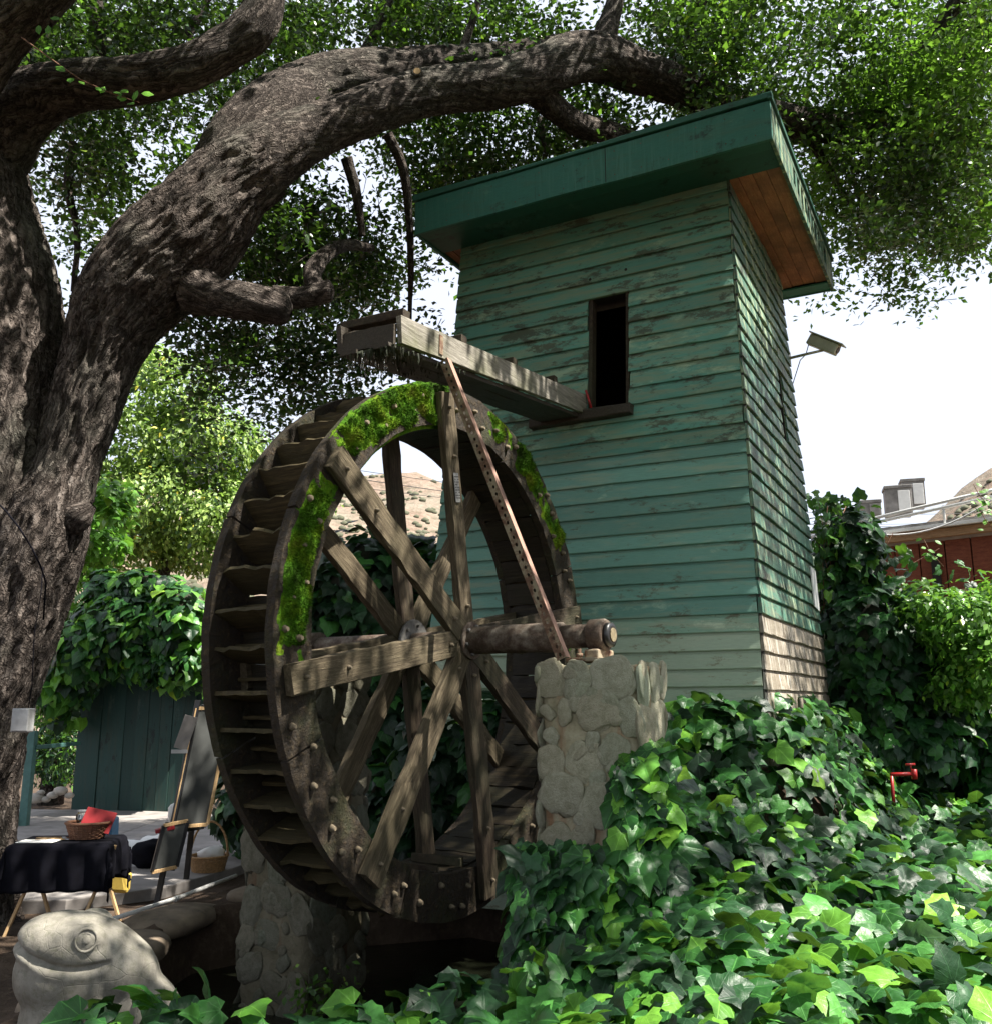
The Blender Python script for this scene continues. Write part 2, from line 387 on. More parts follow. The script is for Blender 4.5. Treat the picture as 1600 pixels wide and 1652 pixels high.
M['bark'] = _bark("oak_bark", 1.0, (.28, .245, .22)); M['bark_fine'] = _bark("oak_bark_fine", 1.8, (.32, .275, .24))
M['oakleaf'] = leafmat("oak_leaf", (.024, .056, .014), (.070, .145, .030), .25, .30)
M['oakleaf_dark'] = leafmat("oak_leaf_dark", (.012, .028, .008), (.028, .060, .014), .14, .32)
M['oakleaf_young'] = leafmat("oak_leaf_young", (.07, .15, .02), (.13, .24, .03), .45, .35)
M['ivy'] = leafmat("ivy_leaf", (.024, .105, .022), (.060, .20, .038), .22, .40, True, spec=.35)
M['ivy_dark'] = leafmat("ivy_leaf_dark", (.008, .032, .012), (.016, .060, .019), .12, .45, True, spec=.35)
M['ivy_bright'] = leafmat("ivy_leaf_young", (.10, .28, .032), (.18, .42, .05), .35, .40, True, spec=.35)
M['lightleaf'] = leafmat("pale_tree_leaf", (.17, .27, .05), (.30, .42, .10), .35, .5)
M['shrubleaf'] = leafmat("shrub_leaf", (.06, .15, .02), (.13, .27, .04), .35, .35)
M['palm'] = leafmat("palm_leaf", (.09, .17, .05), (.16, .26, .08), .3, .4)
M['scrub'] = simple("scrub", (.075, .078, .045), .9, scale=3, bump=0, rnd=0)
M['leaf_shade'] = simple("leaf_shadow", (.022, .024, .012), .95, var=.5, scale=8, bump=.6)  # near-black filler colour standing for the shade among leaves
M['concrete'] = simple("concrete_path", (.24, .22, .205), .85, var=.3, scale=4, bump=.4)
M['frog'] = None
def _frog():
    q = NT("frog_concrete"); c = q.coord('Object'); n = q.noise(c, 5, 8, .7); n2 = q.noise(c, 38, 5, .75); n3 = q.voro(c, 9, 'DISTANCE_TO_EDGE')
    col = q.ramp(n, [(.3, (.11, .10, .082)), (.5, (.20, .185, .155)), (.7, (.29, .27, .23))])
    col = q.mix(q.ramp(n2, [(.38, .5), (.5, 0.0)]), col, (.12, .12, .08))
    return q.out(q.bsdf(col, .8, q.bump(q.math('ADD', n2, q.ramp(n3, [(0, 0.0), (.02, .4)])), .45, .006), spec=.3))
M['frog'] = _frog()
M['rock'] = simple("pond_rock", (.15, .115, .08), .85, var=.5, scale=6, bump=.8)
M['rock_pale'] = simple("pale_rock", (.42, .38, .33), .85, var=.4, scale=6, bump=.6)
M['black'] = simple("black_paint", (.012, .012, .013), .4, bump=.05)
M['cloth'] = simple("black_cloth", (.004, .004, .007), .95, var=.3, scale=20, Specular_IOR_Level=.12)
M['grey'] = simple("grey_metal", (.36, .36, .36), .5, .3, bump=.05)
M['hubgrey'] = simple('hub_iron', (.17, .16, .145), .75, var=.5, scale=18, bump=.4)
M['white'] = simple("white_paint", (.75, .75, .73), .5, var=.08, bump=.05)
M['cream'] = simple("cream_metal", (.50, .49, .40), .5, .2, var=.15, bump=.05)
M['paper'] = simple("paper", (.78, .77, .74), .8, var=.05, bump=.02)
M['pine'] = wood("pine", (.45, .28, .13), (.58, .38, .19), (.68, .48, .27), (8, 8, 1), .6, .2, rnd=1)
M['wicker'] = simple("wicker", (.42, .25, .11), .7, var=.4, scale=60, bump=.6)
M['wicker_dark'] = simple("wicker_dark", (.16, .07, .035), .7, var=.4, scale=60, bump=.6)
M['red'] = simple("red_card", (.26, .008, .012), .5, var=.15)
M['redpaint'] = simple("red_paint", (.35, .012, .012), .4, var=.2)
M['blue'] = simple("blue_plastic", (.02, .14, .26), .5, var=.3)
M['yellow'] = simple("yellow_bag", (.45, .32, .06), .7, var=.2)
M['orange'] = simple("orange_sign", (.72, .27, .16), .6, var=.12)
M['orange_dark'] = simple("sign_print", (.40, .12, .08), .6, var=.1)
M['fence'] = paint("fence_green", (.018, .050, .042), (.035, .055, .042), (.012, .018, .016), .5, scale=(8, 8, .8))
M['gatepaint'] = simple("gate_green", (.07, .17, .15), .5, var=.2)
M['rustwall'] = wood("rust_wall", (.13, .035, .018), (.20, .055, .028), (.27, .085, .045), (1, 1, 6), .7, .3)
M['tanwood'] = wood("tan_beam", (.30, .17, .09), (.42, .26, .15), (.52, .34, .2), (.6, 6, 6), .7, .3)
M['vent'] = simple("roof_unit_grey", (.20, .19, .18), .7, var=.5, scale=5)
M['plastic'] = simple("pvc", (.62, .62, .60), .4, var=.1, bump=.02)
M['canvas'] = simple("grey_canvas", (.05, .053, .05), .8, var=.2, scale=5)
M['cable'] = simple("cable", (.02, .02, .02), .5)
M['cable_white'] = simple("cable_white", (.7, .7, .7), .5)
M['brass'] = simple("worn_brass", (.22, .18, .11), .7, .3, var=.4, scale=40)
def _plate():
    q = NT("engraved_plate"); c = q.coord('Object'); n = q.noise(c, 60, 5)
    return q.out(q.bsdf(q.ramp(n, [(.3, (.16, .16, .15)), (.7, (.34, .34, .32))]), .45, q.bump(n, .2, .002), .6))
M['plate'] = _plate()
def _glass():
    q = NT("glass"); return q.out(q.bsdf((.9, .95, .95), .05, None, 0, .5, Transmission_Weight=1.0, IOR=1.45))
M['glass'] = _glass()
def _water():
    q = NT("pond_water"); c = q.coord('Object'); n = q.noise(c, 7, 4, .6); n2 = q.noise(c, 45, 3, .6)
    b = q.bsdf((.006, .007, .004), .06, q.bump(q.math('ADD', n, q.math('MULTIPLY', n2, .3)), .35, .02), spec=.5)
    return q.out(b)
M['water'] = _water()
def _drip():
    q = NT("falling_water"); return q.out(q.bsdf((.9, .92, .95), .1, None, 0, .5, Transmission_Weight=.8, IOR=1.33))
M['drip'] = _drip()
def _ground():
    q = NT("earth"); c = q.coord('Object'); n = q.noise(c, 1.4, 8, .65); n2 = q.noise(c, 18, 6, .7); n3 = q.noise(c, .05, 4)
    col = q.ramp(n, [(.3, (.030, .019, .012)), (.5, (.060, .040, .027)), (.72, (.12, .085, .06))])
    col = q.mix(q.ramp(n2, [(.5, 0.0), (.75, .6)]), col, (.15, .11, .08))
    return q.out(q.bsdf(col, .92, q.bump(q.math('ADD', n, n2), .8, .03), spec=.2))
M['ground'] = _ground()
def _hill():
    q = NT("dry_hillside"); c = q.coord('Object'); n = q.noise(c, .09, 8, .65); n2 = q.noise(c, .7, 6, .7)
    col = q.ramp(n2, [(.34, (.10, .085, .055)), (.46, (.17, .125, .095)), (.58, (.23, .17, .13)), (.75, (.30, .23, .18))])
    col = q.mix(q.ramp(n, [(.45, 0.0), (.62, .4)]), col, (.24, .24, .19))
    return q.out(q.bsdf(col, .95, q.bump(n2, .8, .8), spec=.1))
M['hill'] = _hill()

# ------------------------------------------------------------------ terrain
POND = [(-1.75, 3.9), (-2.25, 5.0), (-2.35, 6.2), (-2.25, 7.3), (-1.55, 7.95), (-.2, 8.4), (1.1, 7.4), (.35, 6.1), (.15, 5.2), (.1, 4.3), (-.6, 3.85)]
PA = np.array(POND)
def pond_sd(x, y):
    """signed distance to the pond outline, negative inside"""
    x = np.asarray(x, float); y = np.asarray(y, float); d = np.full(x.shape, 1e9); ins = np.zeros(x.shape, bool)
    for i in range(len(PA)):
        a = PA[i]; b = PA[(i + 1) % len(PA)]; e = b - a; wx = x - a[0]; wy = y - a[1]
        t = np.clip((wx * e[0] + wy * e[1]) / (e @ e), 0, 1); d = np.minimum(d, np.hypot(wx - t * e[0], wy - t * e[1]))
        c = ((a[1] <= y) & (b[1] > y)) | ((b[1] <= y) & (a[1] > y))
        xi = a[0] + (y - a[1]) / (e[1] if abs(e[1]) > 1e-9 else 1e-9) * e[0]; ins ^= c & (x < xi)
    return np.where(ins, -d, d)
def sstep(a, b, x): t = np.clip((x - a) / (b - a), 0, 1); return t * t * (3 - 2 * t)
def tower_d(x, y):
    u = x * U[0] + y * U[1]; v = x * V[0] + y * V[1]
    dx = np.maximum(np.maximum(-4.5 - u, u + 1.5), 0); dy = np.maximum(np.maximum(7.15 - v, v - 10.0), 0)
    return np.hypot(dx, dy)
def right_zone(x, y):
    return sstep(-.1, .9, x - .12 * (y - 4)) * sstep(1.0, 3.0, y)
def gh(x, y):
    x = np.asarray(x, float); y = np.asarray(y, float)
    z = np.full(x.shape, GZ)
    rz = right_zone(x, y)
    z = z + rz * .22
    uu = x * U[0] + y * U[1]
    z = z + .92 * np.exp(-(tower_d(x, y) / np.where(uu > -1.5, .50, .80)) ** 2) * sstep(-.5, .9, x) * rz
    z = z + .30 * np.exp(-(np.hypot(x - 1.15, y - 5.6) / .6) ** 2) * rz
    z = z + sstep(3.6, 2.6, y) * .15
    near = np.exp(-(np.hypot(x, y - 5) / 14) ** 2)
    z = z + .03 * fbm(np.stack([x * 1.3, y * 1.3, 0 * x], -1), 4) * near
    lip = np.exp(-((pond_sd(x, y) - .12) / .10) ** 2) * .07 * (1 - rz)
    z = z + lip
    z = z - .85 * sstep(.04, -.16, pond_sd(x, y))
    return z
def axis_pts(c, fine, ext, far):
    a = list(np.arange(-ext, ext + 1e-6, fine)); s = fine; x = ext
    while x < far: s *= 1.22; x += s; a.append(x); a.insert(0, -x)
    return np.array(a) + c
gx = axis_pts(0, .075, 4.5, 900); gy = axis_pts(6, .075, 4.5, 900)
X, Y = np.meshgrid(gx, gy); Z = gh(X, Y)
n1, n2 = len(gy), len(gx); idx = np.arange(n1 * n2).reshape(n1, n2)
fc = np.stack([idx[:-1, :-1], idx[:-1, 1:], idx[1:, 1:], idx[1:, :-1]], -1).reshape(-1, 4)
tag(put("ground", fast(np.stack([X, Y, Z], -1).reshape(-1, 3), fc, M['ground'], True)), kind='structure')
tag(put("pond_water", mk([(x * 1.0, y, -1.93) for x, y in [(-2.6, 3.5), (.5, 3.5), (1.4, 7.3), (.2, 8.8), (-2.0, 8.6), (-2.7, 7.4)]], [tuple(range(6))], M['water'])), kind='structure')

# hillside: polar sheet with azimuth-dependent ridge
def hill_h(az, r):
    d = np.degrees(az)                                 # 0 straight ahead, + to the right
    ridge = np.interp(d, [-90, -60, -35, -22, -12, -5, 0, 6, 14, 20, 24, 27, 32, 45, 80], [12, 13, 12.5, 13, 14.5, 14.5, 13, 10, 7.5, 8, 9.8, 12, 14.5, 16, 14])
    t = np.clip((r - 45) / 110, 0, 1)
    return 155 * np.tan(np.radians(ridge)) * t ** 1.25
azs = np.radians(np.linspace(-100, 85, 260)); rs = np.concatenate([np.linspace(45, 155, 60), [160, 175, 210]])
A_, R_ = np.meshgrid(azs, rs); X = R_ * np.sin(A_); Y = R_ * np.cos(A_)
H = hill_h(A_, np.minimum(R_, 155)) + 5 * fbm(np.stack([X / 28, Y / 28, 0 * X], -1), 5) * np.clip((R_ - 50) / 50, 0, 1) - np.maximum(R_ - 155, 0) * .6 - 1.9
n1, n2 = X.shape; idx = np.arange(n1 * n2).reshape(n1, n2)
fc = np.stack([idx[:-1, :-1], idx[1:, :-1], idx[1:, 1:], idx[:-1, 1:]], -1).reshape(-1, 4)[:, ::-1]
tag(put("hillside", fast(np.stack([X, Y, H], -1).reshape(-1, 3), fc, M['hill'], True)), kind='structure')
vs = []; fs = []
bb = blob_mesh(None, (1, 1, .7), .35, 1.5, 3, 1); bv = np.array([v.co for v in bb.vertices]); bf = np.array([p.vertices for p in bb.polygons])
k = 0
for i in range(5000):
    az = math.radians(random.uniform(-40, 34)); r = random.uniform(55, 150)
    if fbm(np.array([r * math.sin(az) / 12, r * math.cos(az) / 12, 0]), 3) < -.12: continue
    x, y = r * math.sin(az), r * math.cos(az); s = random.uniform(.2, .75)
    z = hill_h(np.array(az), np.array(r)) + 5 * fbm(np.array([x / 28, y / 28, 0]), 5) * min(1, max(0, (r - 50) / 50)) - 1.9
    vs.append(bv * s + np.array([x, y, float(z) + .02])); fs.append(bf + k * len(bv)); k += 1
tag(put("hillside_scrub", fast(np.concatenate(vs), np.concatenate(fs), M['scrub'], True)), kind='stuff')

# ------------------------------------------------------------------ tower
UC, VC = -3.01, 8.597
def T(u, v, z): return np.array([u - UC, v - VC, z - GZ])
tb = U * UC + V * VC; tb = np.array([tb[0], tb[1], GZ])
tower = thing('wooden_tower', 'green weathered clapboard tower with a flat roof, standing behind the wooden water wheel', 'tower', tb, -TH)
vF = lambda z: 7.165 + .074 * z
vB = lambda z: 10.028 - .074 * z
uR = lambda z: -1.531 - .033 * z
uL = lambda z: -4.488 + .033 * z
def pF(a, z, o): return T(a, vF(z) - o, z)
def pR(a, z, o): return T(uR(z) + o, a, z)
def pL(a, z, o): return T(uL(z) - o, a, z)
def pB(a, z, o): return T(a, vB(z) + o, z)
def siding(pt, a0, a1, z0, z1, n=10, j=.0016, flip=False, e0=0.0, e1=0.0):
    prof = [(z0, -.004), (z0, .024), (z0 + .006, .027), (z1 - .026, .017), (z1 - .021, .002), (z1, .001)]
    sd = random.random() * 50; vs = []; fs = []
    A0 = (lambda z: a0(z)) if callable(a0) else (lambda z: a0); A1 = (lambda z: a1(z)) if callable(a1) else (lambda z: a1)
    wob = np.array([fbm(np.array([sd + i * .55, 0, 0]), 3) for i in range(n + 1)])
    for i in range(n + 1):
        t = i / n
        for k, (z, o) in enumerate(prof):
            a = A0(z) + e0 + (A1(z) + e1 - A0(z) - e0) * t
            zz = z + (wob[i] * .006 if k in (1, 2) else 0); oo = o + (wob[i] * .006 + random.gauss(0, j) if k in (1, 2, 3) else 0)
            vs.append(pt(a, zz, oo))
    m = len(prof)
    for i in range(n):
        for k in range(m):
            q = (k + 1) % m; f = (i * m + k, i * m + q, (i + 1) * m + q, (i + 1) * m + k); fs.append(f if flip else f[::-1])
    fs.append(tuple(range(m)) if not flip else tuple(range(m - 1, -1, -1))); fs.append(tuple(n * m + k for k in (range(m - 1, -1, -1) if not flip else range(m))))
    return vs, fs
ZS = [4.50, 4.393, 4.237, 4.083, 3.931, 3.768, 3.601, 3.448, 3.297, 3.141, 2.987, 2.829, 2.674, 2.519, 2.37, 2.219, 2.073, 1.962, 1.821, 1.671, 1.528, 1.372, 1.239, 1.094, 0.943, 0.81, 0.666, 0.53, 0.389, 0.25, 0.117, -0.018, -0.152, -0.284, -0.415]
while ZS[-1] > -1.5: ZS.append(ZS[-1] - .135)
WU0, WU1 = -2.972, -2.586
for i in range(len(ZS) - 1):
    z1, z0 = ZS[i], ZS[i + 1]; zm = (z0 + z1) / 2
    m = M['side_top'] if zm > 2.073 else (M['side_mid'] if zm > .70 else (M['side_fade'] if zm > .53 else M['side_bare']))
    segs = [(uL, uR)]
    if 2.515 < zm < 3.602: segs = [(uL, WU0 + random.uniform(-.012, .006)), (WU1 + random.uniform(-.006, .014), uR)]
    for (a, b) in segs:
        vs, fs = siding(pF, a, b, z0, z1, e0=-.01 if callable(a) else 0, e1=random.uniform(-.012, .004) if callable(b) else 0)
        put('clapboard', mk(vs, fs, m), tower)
# right face boards: each course broken into two planks, with the slit window
SV0, SV1, SZ0, SZ1 = 8.93, 9.14, 2.50, 3.16
z1 = 4.50; i = 0
while z1 > -1.5:
    z0 = z1 - (.142 + .008 * math.sin(i * 1.7)); zm = (z0 + z1) / 2; i += 1
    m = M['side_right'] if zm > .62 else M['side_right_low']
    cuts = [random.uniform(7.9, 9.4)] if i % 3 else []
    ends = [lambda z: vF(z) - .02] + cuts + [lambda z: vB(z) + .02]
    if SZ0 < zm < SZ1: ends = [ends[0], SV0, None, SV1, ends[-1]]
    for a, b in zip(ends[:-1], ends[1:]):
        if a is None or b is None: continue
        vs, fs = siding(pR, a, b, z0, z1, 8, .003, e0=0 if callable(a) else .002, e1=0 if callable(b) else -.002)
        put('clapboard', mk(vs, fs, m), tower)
    z1 = z0
mbx = MB()
for pt, a, b, fl in ((pL, vF, vB, True), (pB, uL, uR, True)):
    for i in range(len(ZS) - 1):
        vs, fs = siding(pt, a, b, ZS[i + 1], ZS[i], 3, 0, flip=fl); mbx.add(vs, fs)
tag(mbx.build('rear_siding', M['side_top'], tower), kind='stuff')
# inner shell with the two openings
sh = MB()
def panel(pt, a0, a1, z0, z1, flip):
    A0 = a0 if callable(a0) else (lambda z, c=a0: c); A1 = a1 if callable(a1) else (lambda z, c=a1: c)
    o1, o2 = -.006, -.09
    vs = [pt(A0(z0), z0, o1), pt(A1(z0), z0, o1), pt(A1(z1), z1, o1), pt(A0(z1), z1, o1), pt(A0(z0), z0, o2), pt(A1(z0), z0, o2), pt(A1(z1), z1, o2), pt(A0(z1), z1, o2)]
    sh.add(vs, [(0, 1, 2, 3), (7, 6, 5, 4), (0, 4, 5, 1), (1, 5, 6, 2), (2, 6, 7, 3), (3, 7, 4, 0)])
i_ = .012
panel(pF, lambda z: uL(z) + i_, WU0, -1.6, 4.49, 0); panel(pF, WU1, lambda z: uR(z) - i_, -1.6, 4.49, 0)
panel(pF, WU0, WU1, -1.6, 2.51, 0); panel(pF, WU0, WU1, 3.602, 4.49, 0)
panel(pR, lambda z: vF(z) + i_, SV0, -1.6, 4.49, 0); panel(pR, SV1, lambda z: vB(z) - i_, -1.6, 4.49, 0)
panel(pR, SV0, SV1, -1.6, SZ0, 0); panel(pR, SV0, SV1, SZ1, 4.49, 0)
panel(pL, lambda z: vF(z) + i_, lambda z: vB(z) - i_, -1.6, 4.49, 0); panel(pB, lambda z: uL(z) + i_, lambda z: uR(z) - i_, -1.6, 4.49, 0)
sh.build('wall_sheathing', M['core'], tower)
# window: jambs, head, sill
wn = MB()
for a in (WU0 + .018, WU1 - .018):
    wn.beam(T(a, vF(2.52) + .045, 2.52), T(a, vF(3.6) + .045, 3.6), .10, .034, (0, 1, 0))
jam = wn.build('window_frame', M['spoke_dark'], tower, bevel=.003)
MB().beam(T(-3.50, vF(2.45) - .055, 2.455), T(-2.545, vF(2.45) - .055, 2.462), .12, .095, (0, 1, 0), .003, 8).build('window_sill', M['trough_dark'], tower, bevel=.008)
for (a, z) in ((-2.955, 3.80), (-2.61, 3.82)):
    MB().tube([T(a, vF(z) - .026, z), T(a, vF(z) + .01, z)], .014, 8).build('bolt_hole', M['core'], tower)
# slit window liner
sw = MB()
for a in (SV0 + .008, SV1 - .008): sw.beam(T(uR(SZ0) - .03, a, SZ0 + .01), T(uR(SZ1) - .03, a, SZ1 - .01), .07, .014, (1, 0, 0))
sw.build('slit_window_frame', M['core'], tower)
# small thin white slab at the back corner of the right face
MB().add([pR(a, z, o) for o in (.026, .038) for (a, z) in ((9.62, .93), (9.90, .90), (9.88, 1.31), (9.62, 1.33))], [(0, 1, 2, 3), (7, 6, 5, 4), (0, 4, 5, 1), (1, 5, 6, 2), (2, 6, 7, 3), (3, 7, 4, 0)]).build('white_patch', M['white'], tower)
# dark corner gap strip
MB().beam(T(uR(-1.5) + .006, vF(-1.5) - .004, -1.5), T(uR(4.48) + .006, vF(4.48) - .004, 4.48), .022, .022, (1, 1, 0)).build('corner_strip', M['core'], tower)

# roof
roof = put('roof', None, tower); RU0, RU1, RV0, RV1, RZ0, RZ1 = -4.60, -1.19, 7.00, 10.22, 4.455, 4.80
def rbox(u0, u1, v0, v1, z0, z1, name, m, bevel=.004, j=0):
    return MB().box(T((u0 + u1) / 2, (v0 + v1) / 2, (z0 + z1) / 2), (u1 - u0, v1 - v0, z1 - z0), None, j).build(name, m, roof, bevel)
rbox(RU0 + .03, RU1 - .03, RV0 + .03, RV1 - .03, 4.56, 4.83, 'roof_deck', M['core'])
# front fascia as one long slightly bowed board plus cap
fb = MB(); n = 24
vs = []; fs = []
for i in range(n + 1):
    t = i / n; u = RU0 + (RU1 - RU0) * t; wz = .012 * math.sin(t * 5.3) + .006 * math.sin(t * 17)
    for (v, z) in ((RV0, RZ0 + wz * .5), (RV0 + .03, RZ0 + wz * .5), (RV0 + .03, RZ1), (RV0, RZ1 + wz * .3)): vs.append(T(u, v, z))
for i in range(n):
    for k in range(4): q = (k + 1) % 4; fs.append((i * 4 + k, i * 4 + 4 + k, i * 4 + 4 + q, i * 4 + q))
fs += [(0, 1, 2, 3), (n * 4 + 3, n * 4 + 2, n * 4 + 1, n * 4)]
fb.add(vs, fs); fb.build('front_fascia', M['fascia'], roof, .004)
MB().box(T(-2.62, RV0 - .001, (RZ0 + RZ1) / 2), (.006, .004, RZ1 - RZ0 - .01)).build('board_joint', M['core'], roof)
nl = MB()
for i in range(14):
    for z in (RZ0 + .06, RZ1 - .06): nl.tube([T(RU0 + .12 + i * .243, RV0 + .002, z), T(RU0 + .12 + i * .243, RV0 - .003, z)], .006, 6)
tag(nl.build('nail_head', M['rust_dark'], roof), kind='stuff')
cp = MB(); vs = []; fs = []
for i in range(n + 1):
    t = i / n; u = RU0 - .02 + (RU1 - RU0 + .04) * t; wz = .010 * math.sin(t * 9 + 1) - .018 * math.sin(t * 3.1)
    for (v, z) in ((RV0 - .018, RZ1 + .012), (RV0 + .06, RZ1 + .012), (RV0 + .06, RZ1 + .075 + wz), (RV0 - .018, RZ1 + .07 + wz)): vs.append(T(u, v, z))
fs = []
for i in range(n):
    for k in range(4): q = (k + 1) % 4; fs.append((i * 4 + k, i * 4 + 4 + k, i * 4 + 4 + q, i * 4 + q))
fs += [(0, 1, 2, 3), (n * 4 + 3, n * 4 + 2, n * 4 + 1, n * 4)]
cp.add(vs, fs); cp.build('roof_edge_trim', M['fascia_dark'], roof, .004)
rbox(RU0, RU0 + .03, RV0 + .033, RV1, RZ0, RZ1, 'left_fascia', M['fascia'])
rbox(RU0 + .033, RU1 - .033, RV1 - .03, RV1, RZ0, RZ1, 'back_fascia', M['fascia'])
# right fascia: top and bottom rails, posts between dark slots
rbox(RU1 - .03, RU1, RV0 + .033, RV1, RZ0, RZ0 + .10, 'fascia_rail', M['side_right'])
rbox(RU1 - .03, RU1, RV0 + .033, RV1, RZ1 - .07, RZ1, 'fascia_rail', M['side_right'])
sp = [RV0 + .033, 8.05] ; k = 8.05
rbox(RU1 - .03, RU1, RV0 + .033, 7.95, RZ0 + .103, RZ1 - .073, 'fascia_block', M['side_right'])
for i in range(9):
    a = 8.06 + i * .185; rbox(RU1 - .028, RU1 - .002, a, a + .085, RZ0 + .103, RZ1 - .073, 'fascia_block', M['side_right'])
rbox(RU1 - .03, RU1, 9.76, RV1, RZ0 + .103, RZ1 - .073, 'fascia_block', M['side_right'])
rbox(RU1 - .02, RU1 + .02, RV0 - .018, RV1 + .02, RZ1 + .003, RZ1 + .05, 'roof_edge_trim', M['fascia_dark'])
# soffit: green border boards front and back, bare cedar boards at the sides
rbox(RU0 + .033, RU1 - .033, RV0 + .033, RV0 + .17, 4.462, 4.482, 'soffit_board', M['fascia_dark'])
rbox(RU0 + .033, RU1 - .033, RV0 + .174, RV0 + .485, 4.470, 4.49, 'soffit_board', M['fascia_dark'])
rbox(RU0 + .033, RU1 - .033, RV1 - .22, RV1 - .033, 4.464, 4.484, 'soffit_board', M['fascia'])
for (a0, a1, nb) in ((RU1 - .52, RU1 - .034, 4), (RU0 + .034, RU0 + .30, 3)):
    for i in range(nb):
        u0 = a0 + (a1 - a0) * i / nb; u1 = a0 + (a1 - a0) * (i + 1) / nb - .004
        c = RV0 + random.uniform(1.0, 2.4)
        for (v0, v1) in ((RV0 + .373, c), (c + .003, RV1 - .224)):
            rbox(u0, u1, v0, v1, 4.490 + random.uniform(0, .008), 4.512, 'soffit_plank', M['soffit'], .002)

# ------------------------------------------------------------------ security camera
cb = at(1272, 578, 9.46); cam_t = thing('security_camera', 'cream security camera on a bent arm at the back corner of the tower', 'security camera', cb)
cc = at(1328, 556, 9.25) - cb
MB().box((0, 0, 0), (.03, .10, .16), Matrix.Rotation(-TH, 3, 'Z').to_3x3().__class__(Matrix.Rotation(-TH, 3, 'Z')) and np.array(Matrix.Rotation(-TH, 3, 'Z'))).build('mounting_plate', M['cream'], cam_t, .004)
elb = at(1305, 570, 9.3) - cb
MB().tube([(0, 0, 0), tuple(elb), tuple(cc + np.array([0, 0, -.06]))], [.016, .015, .014], 10).build('arm', M['cream'], cam_t)
d = np.array([.62, -.45, -.52]); d /= np.linalg.norm(d)
hb = MB(); hb.beam(cc - d * .17, cc + d * .17, .115, .10, (0, 0, 1)); hb.build('housing', M['cream'], cam_t, .012)
upv = np.array([0, 0, 1.]) - d * d[2]; upv /= np.linalg.norm(upv)
sb = MB(); sb.beam(cc - d * .19 + upv * .066, cc + d * .21 + upv * .066, .012, .135, upv); sb.build('sunshield', M['cream'], cam_t, .004)
MB().tube([cc + d * .165, cc + d * .178], .035, 14).build('lens', M['black'], cam_t)
MB().tube([cc - d * .15 - upv * .05, cc - d * .12 - upv * .16, elb * .55 + np.array([0, 0, -.05]), np.array([.02, 0, -.30]), np.array([0, 0, -.46])], .005, 6).build('cable', M['cable'], cam_t)

# ------------------------------------------------------------------ water wheel
wheel = thing('waterwheel', 'big old wooden water wheel with mossy rim beside the green tower', 'water wheel', (HUB[0], HUB[1], HUB[2] - 1.663), -TW)
def Wl(x, y, z): return np.array([x, y, z + 1.663])       # x out towards the camera-right pillar, y along the wheel, z from the hub
RO, RI, XB = 1.663, 1.395, -.52
def rim_seg(x0, x1, a0, a1, ro, ri, n=22, nr=7, amp=.012, sd=0, face=+1):
    """annular block, crusted by noise"""
    vs = []; fs = []
    sec = [(x1, ri + (ro - ri) * k / nr) for k in range(nr + 1)] + [(x0, ro - (ro - ri) * k / 2) for k in range(3)]
    m = len(sec); t = np.linspace(a0, a1, n + 1)
    for a in t:
        for k, (x, r) in enumerate(sec):
            p = np.array([x, r * math.cos(a), r * math.sin(a)])
            q = fbm(p * 11 + sd, 4); q2 = fbm(p * 4 + sd + 30, 3)
            edge = 1 if (k in (0, nr) or k > nr) else 0
            r2 = r + (q * .010 + q2 * .010) * (1 if r > (ro + ri) / 2 else -1) * edge; x2 = x + face * (abs(q) * amp + q2 * amp * .5) * (1 if k <= nr else .2)
            vs.append(Wl(x2, r2 * math.cos(a), r2 * math.sin(a)))
    for i in range(n):
        for k in range(m): q = (k + 1) % m; fs.append((i * m + k, i * m + q, i * m + m + q, i * m + m + k))
    fs.append(tuple(range(m - 1, -1, -1))); fs.append(tuple(n * m + k for k in range(m)))
    me = mk(vs, fs, M['rim']); me.polygons.foreach_set("use_smooth", [True] * len(fs)); return me
A8 = [math.radians(10 + 45 * k) for k in range(8)]
for k in range(8):
    a0 = A8[k] + math.radians(14); a1 = a0 + math.radians(45) - .008
    o1 = put('rim_segment', rim_seg(-.055, 0.0, a0, a1, RO, RI, sd=k * 3.1), wheel)
    o2 = put('rim_segment', rim_seg(XB, XB + .055, a0, a1, RO - .01, RI, sd=k * 5.7 + 60), wheel)
    for o in (o1, o2):
        e = o.modifiers.new("edge", 'EDGE_SPLIT'); e.split_angle = math.radians(55)
# sole boards (inner drum) and buckets
NB = 48
def strip(x0, x1, p0, p1, t, nx=5, j=.004):
    """board between the rims from polar point p0=(r,a) to p1, thickness t"""
    a = np.array([p0[0] * math.cos(p0[1]), p0[0] * math.sin(p0[1])]); b = np.array([p1[0] * math.cos(p1[1]), p1[0] * math.sin(p1[1])])
    d = (b - a) / np.linalg.norm(b - a); nn = np.array([-d[1], d[0]]) * t / 2; vs = []; fs = []
    for i in range(nx + 1):
        x = x0 + (x1 - x0) * i / nx; w1 = random.gauss(0, j); w2 = random.gauss(0, j * 1.6)
        for q in (a - nn + d * w1, a + nn + d * w1, b + nn + d * w2 + nn * random.uniform(-.4, .3), b - nn + d * w2): vs.append(Wl(x, q[0], q[1]))
    for i in range(nx):
        for k in range(4): q = (k + 1) % 4; fs.append((i * 4 + k, i * 4 + 4 + k, i * 4 + 4 + q, i * 4 + q))
    fs += [(0, 1, 2, 3), (nx * 4 + 3, nx * 4 + 2, nx * 4 + 1, nx * 4)]
    return vs, fs
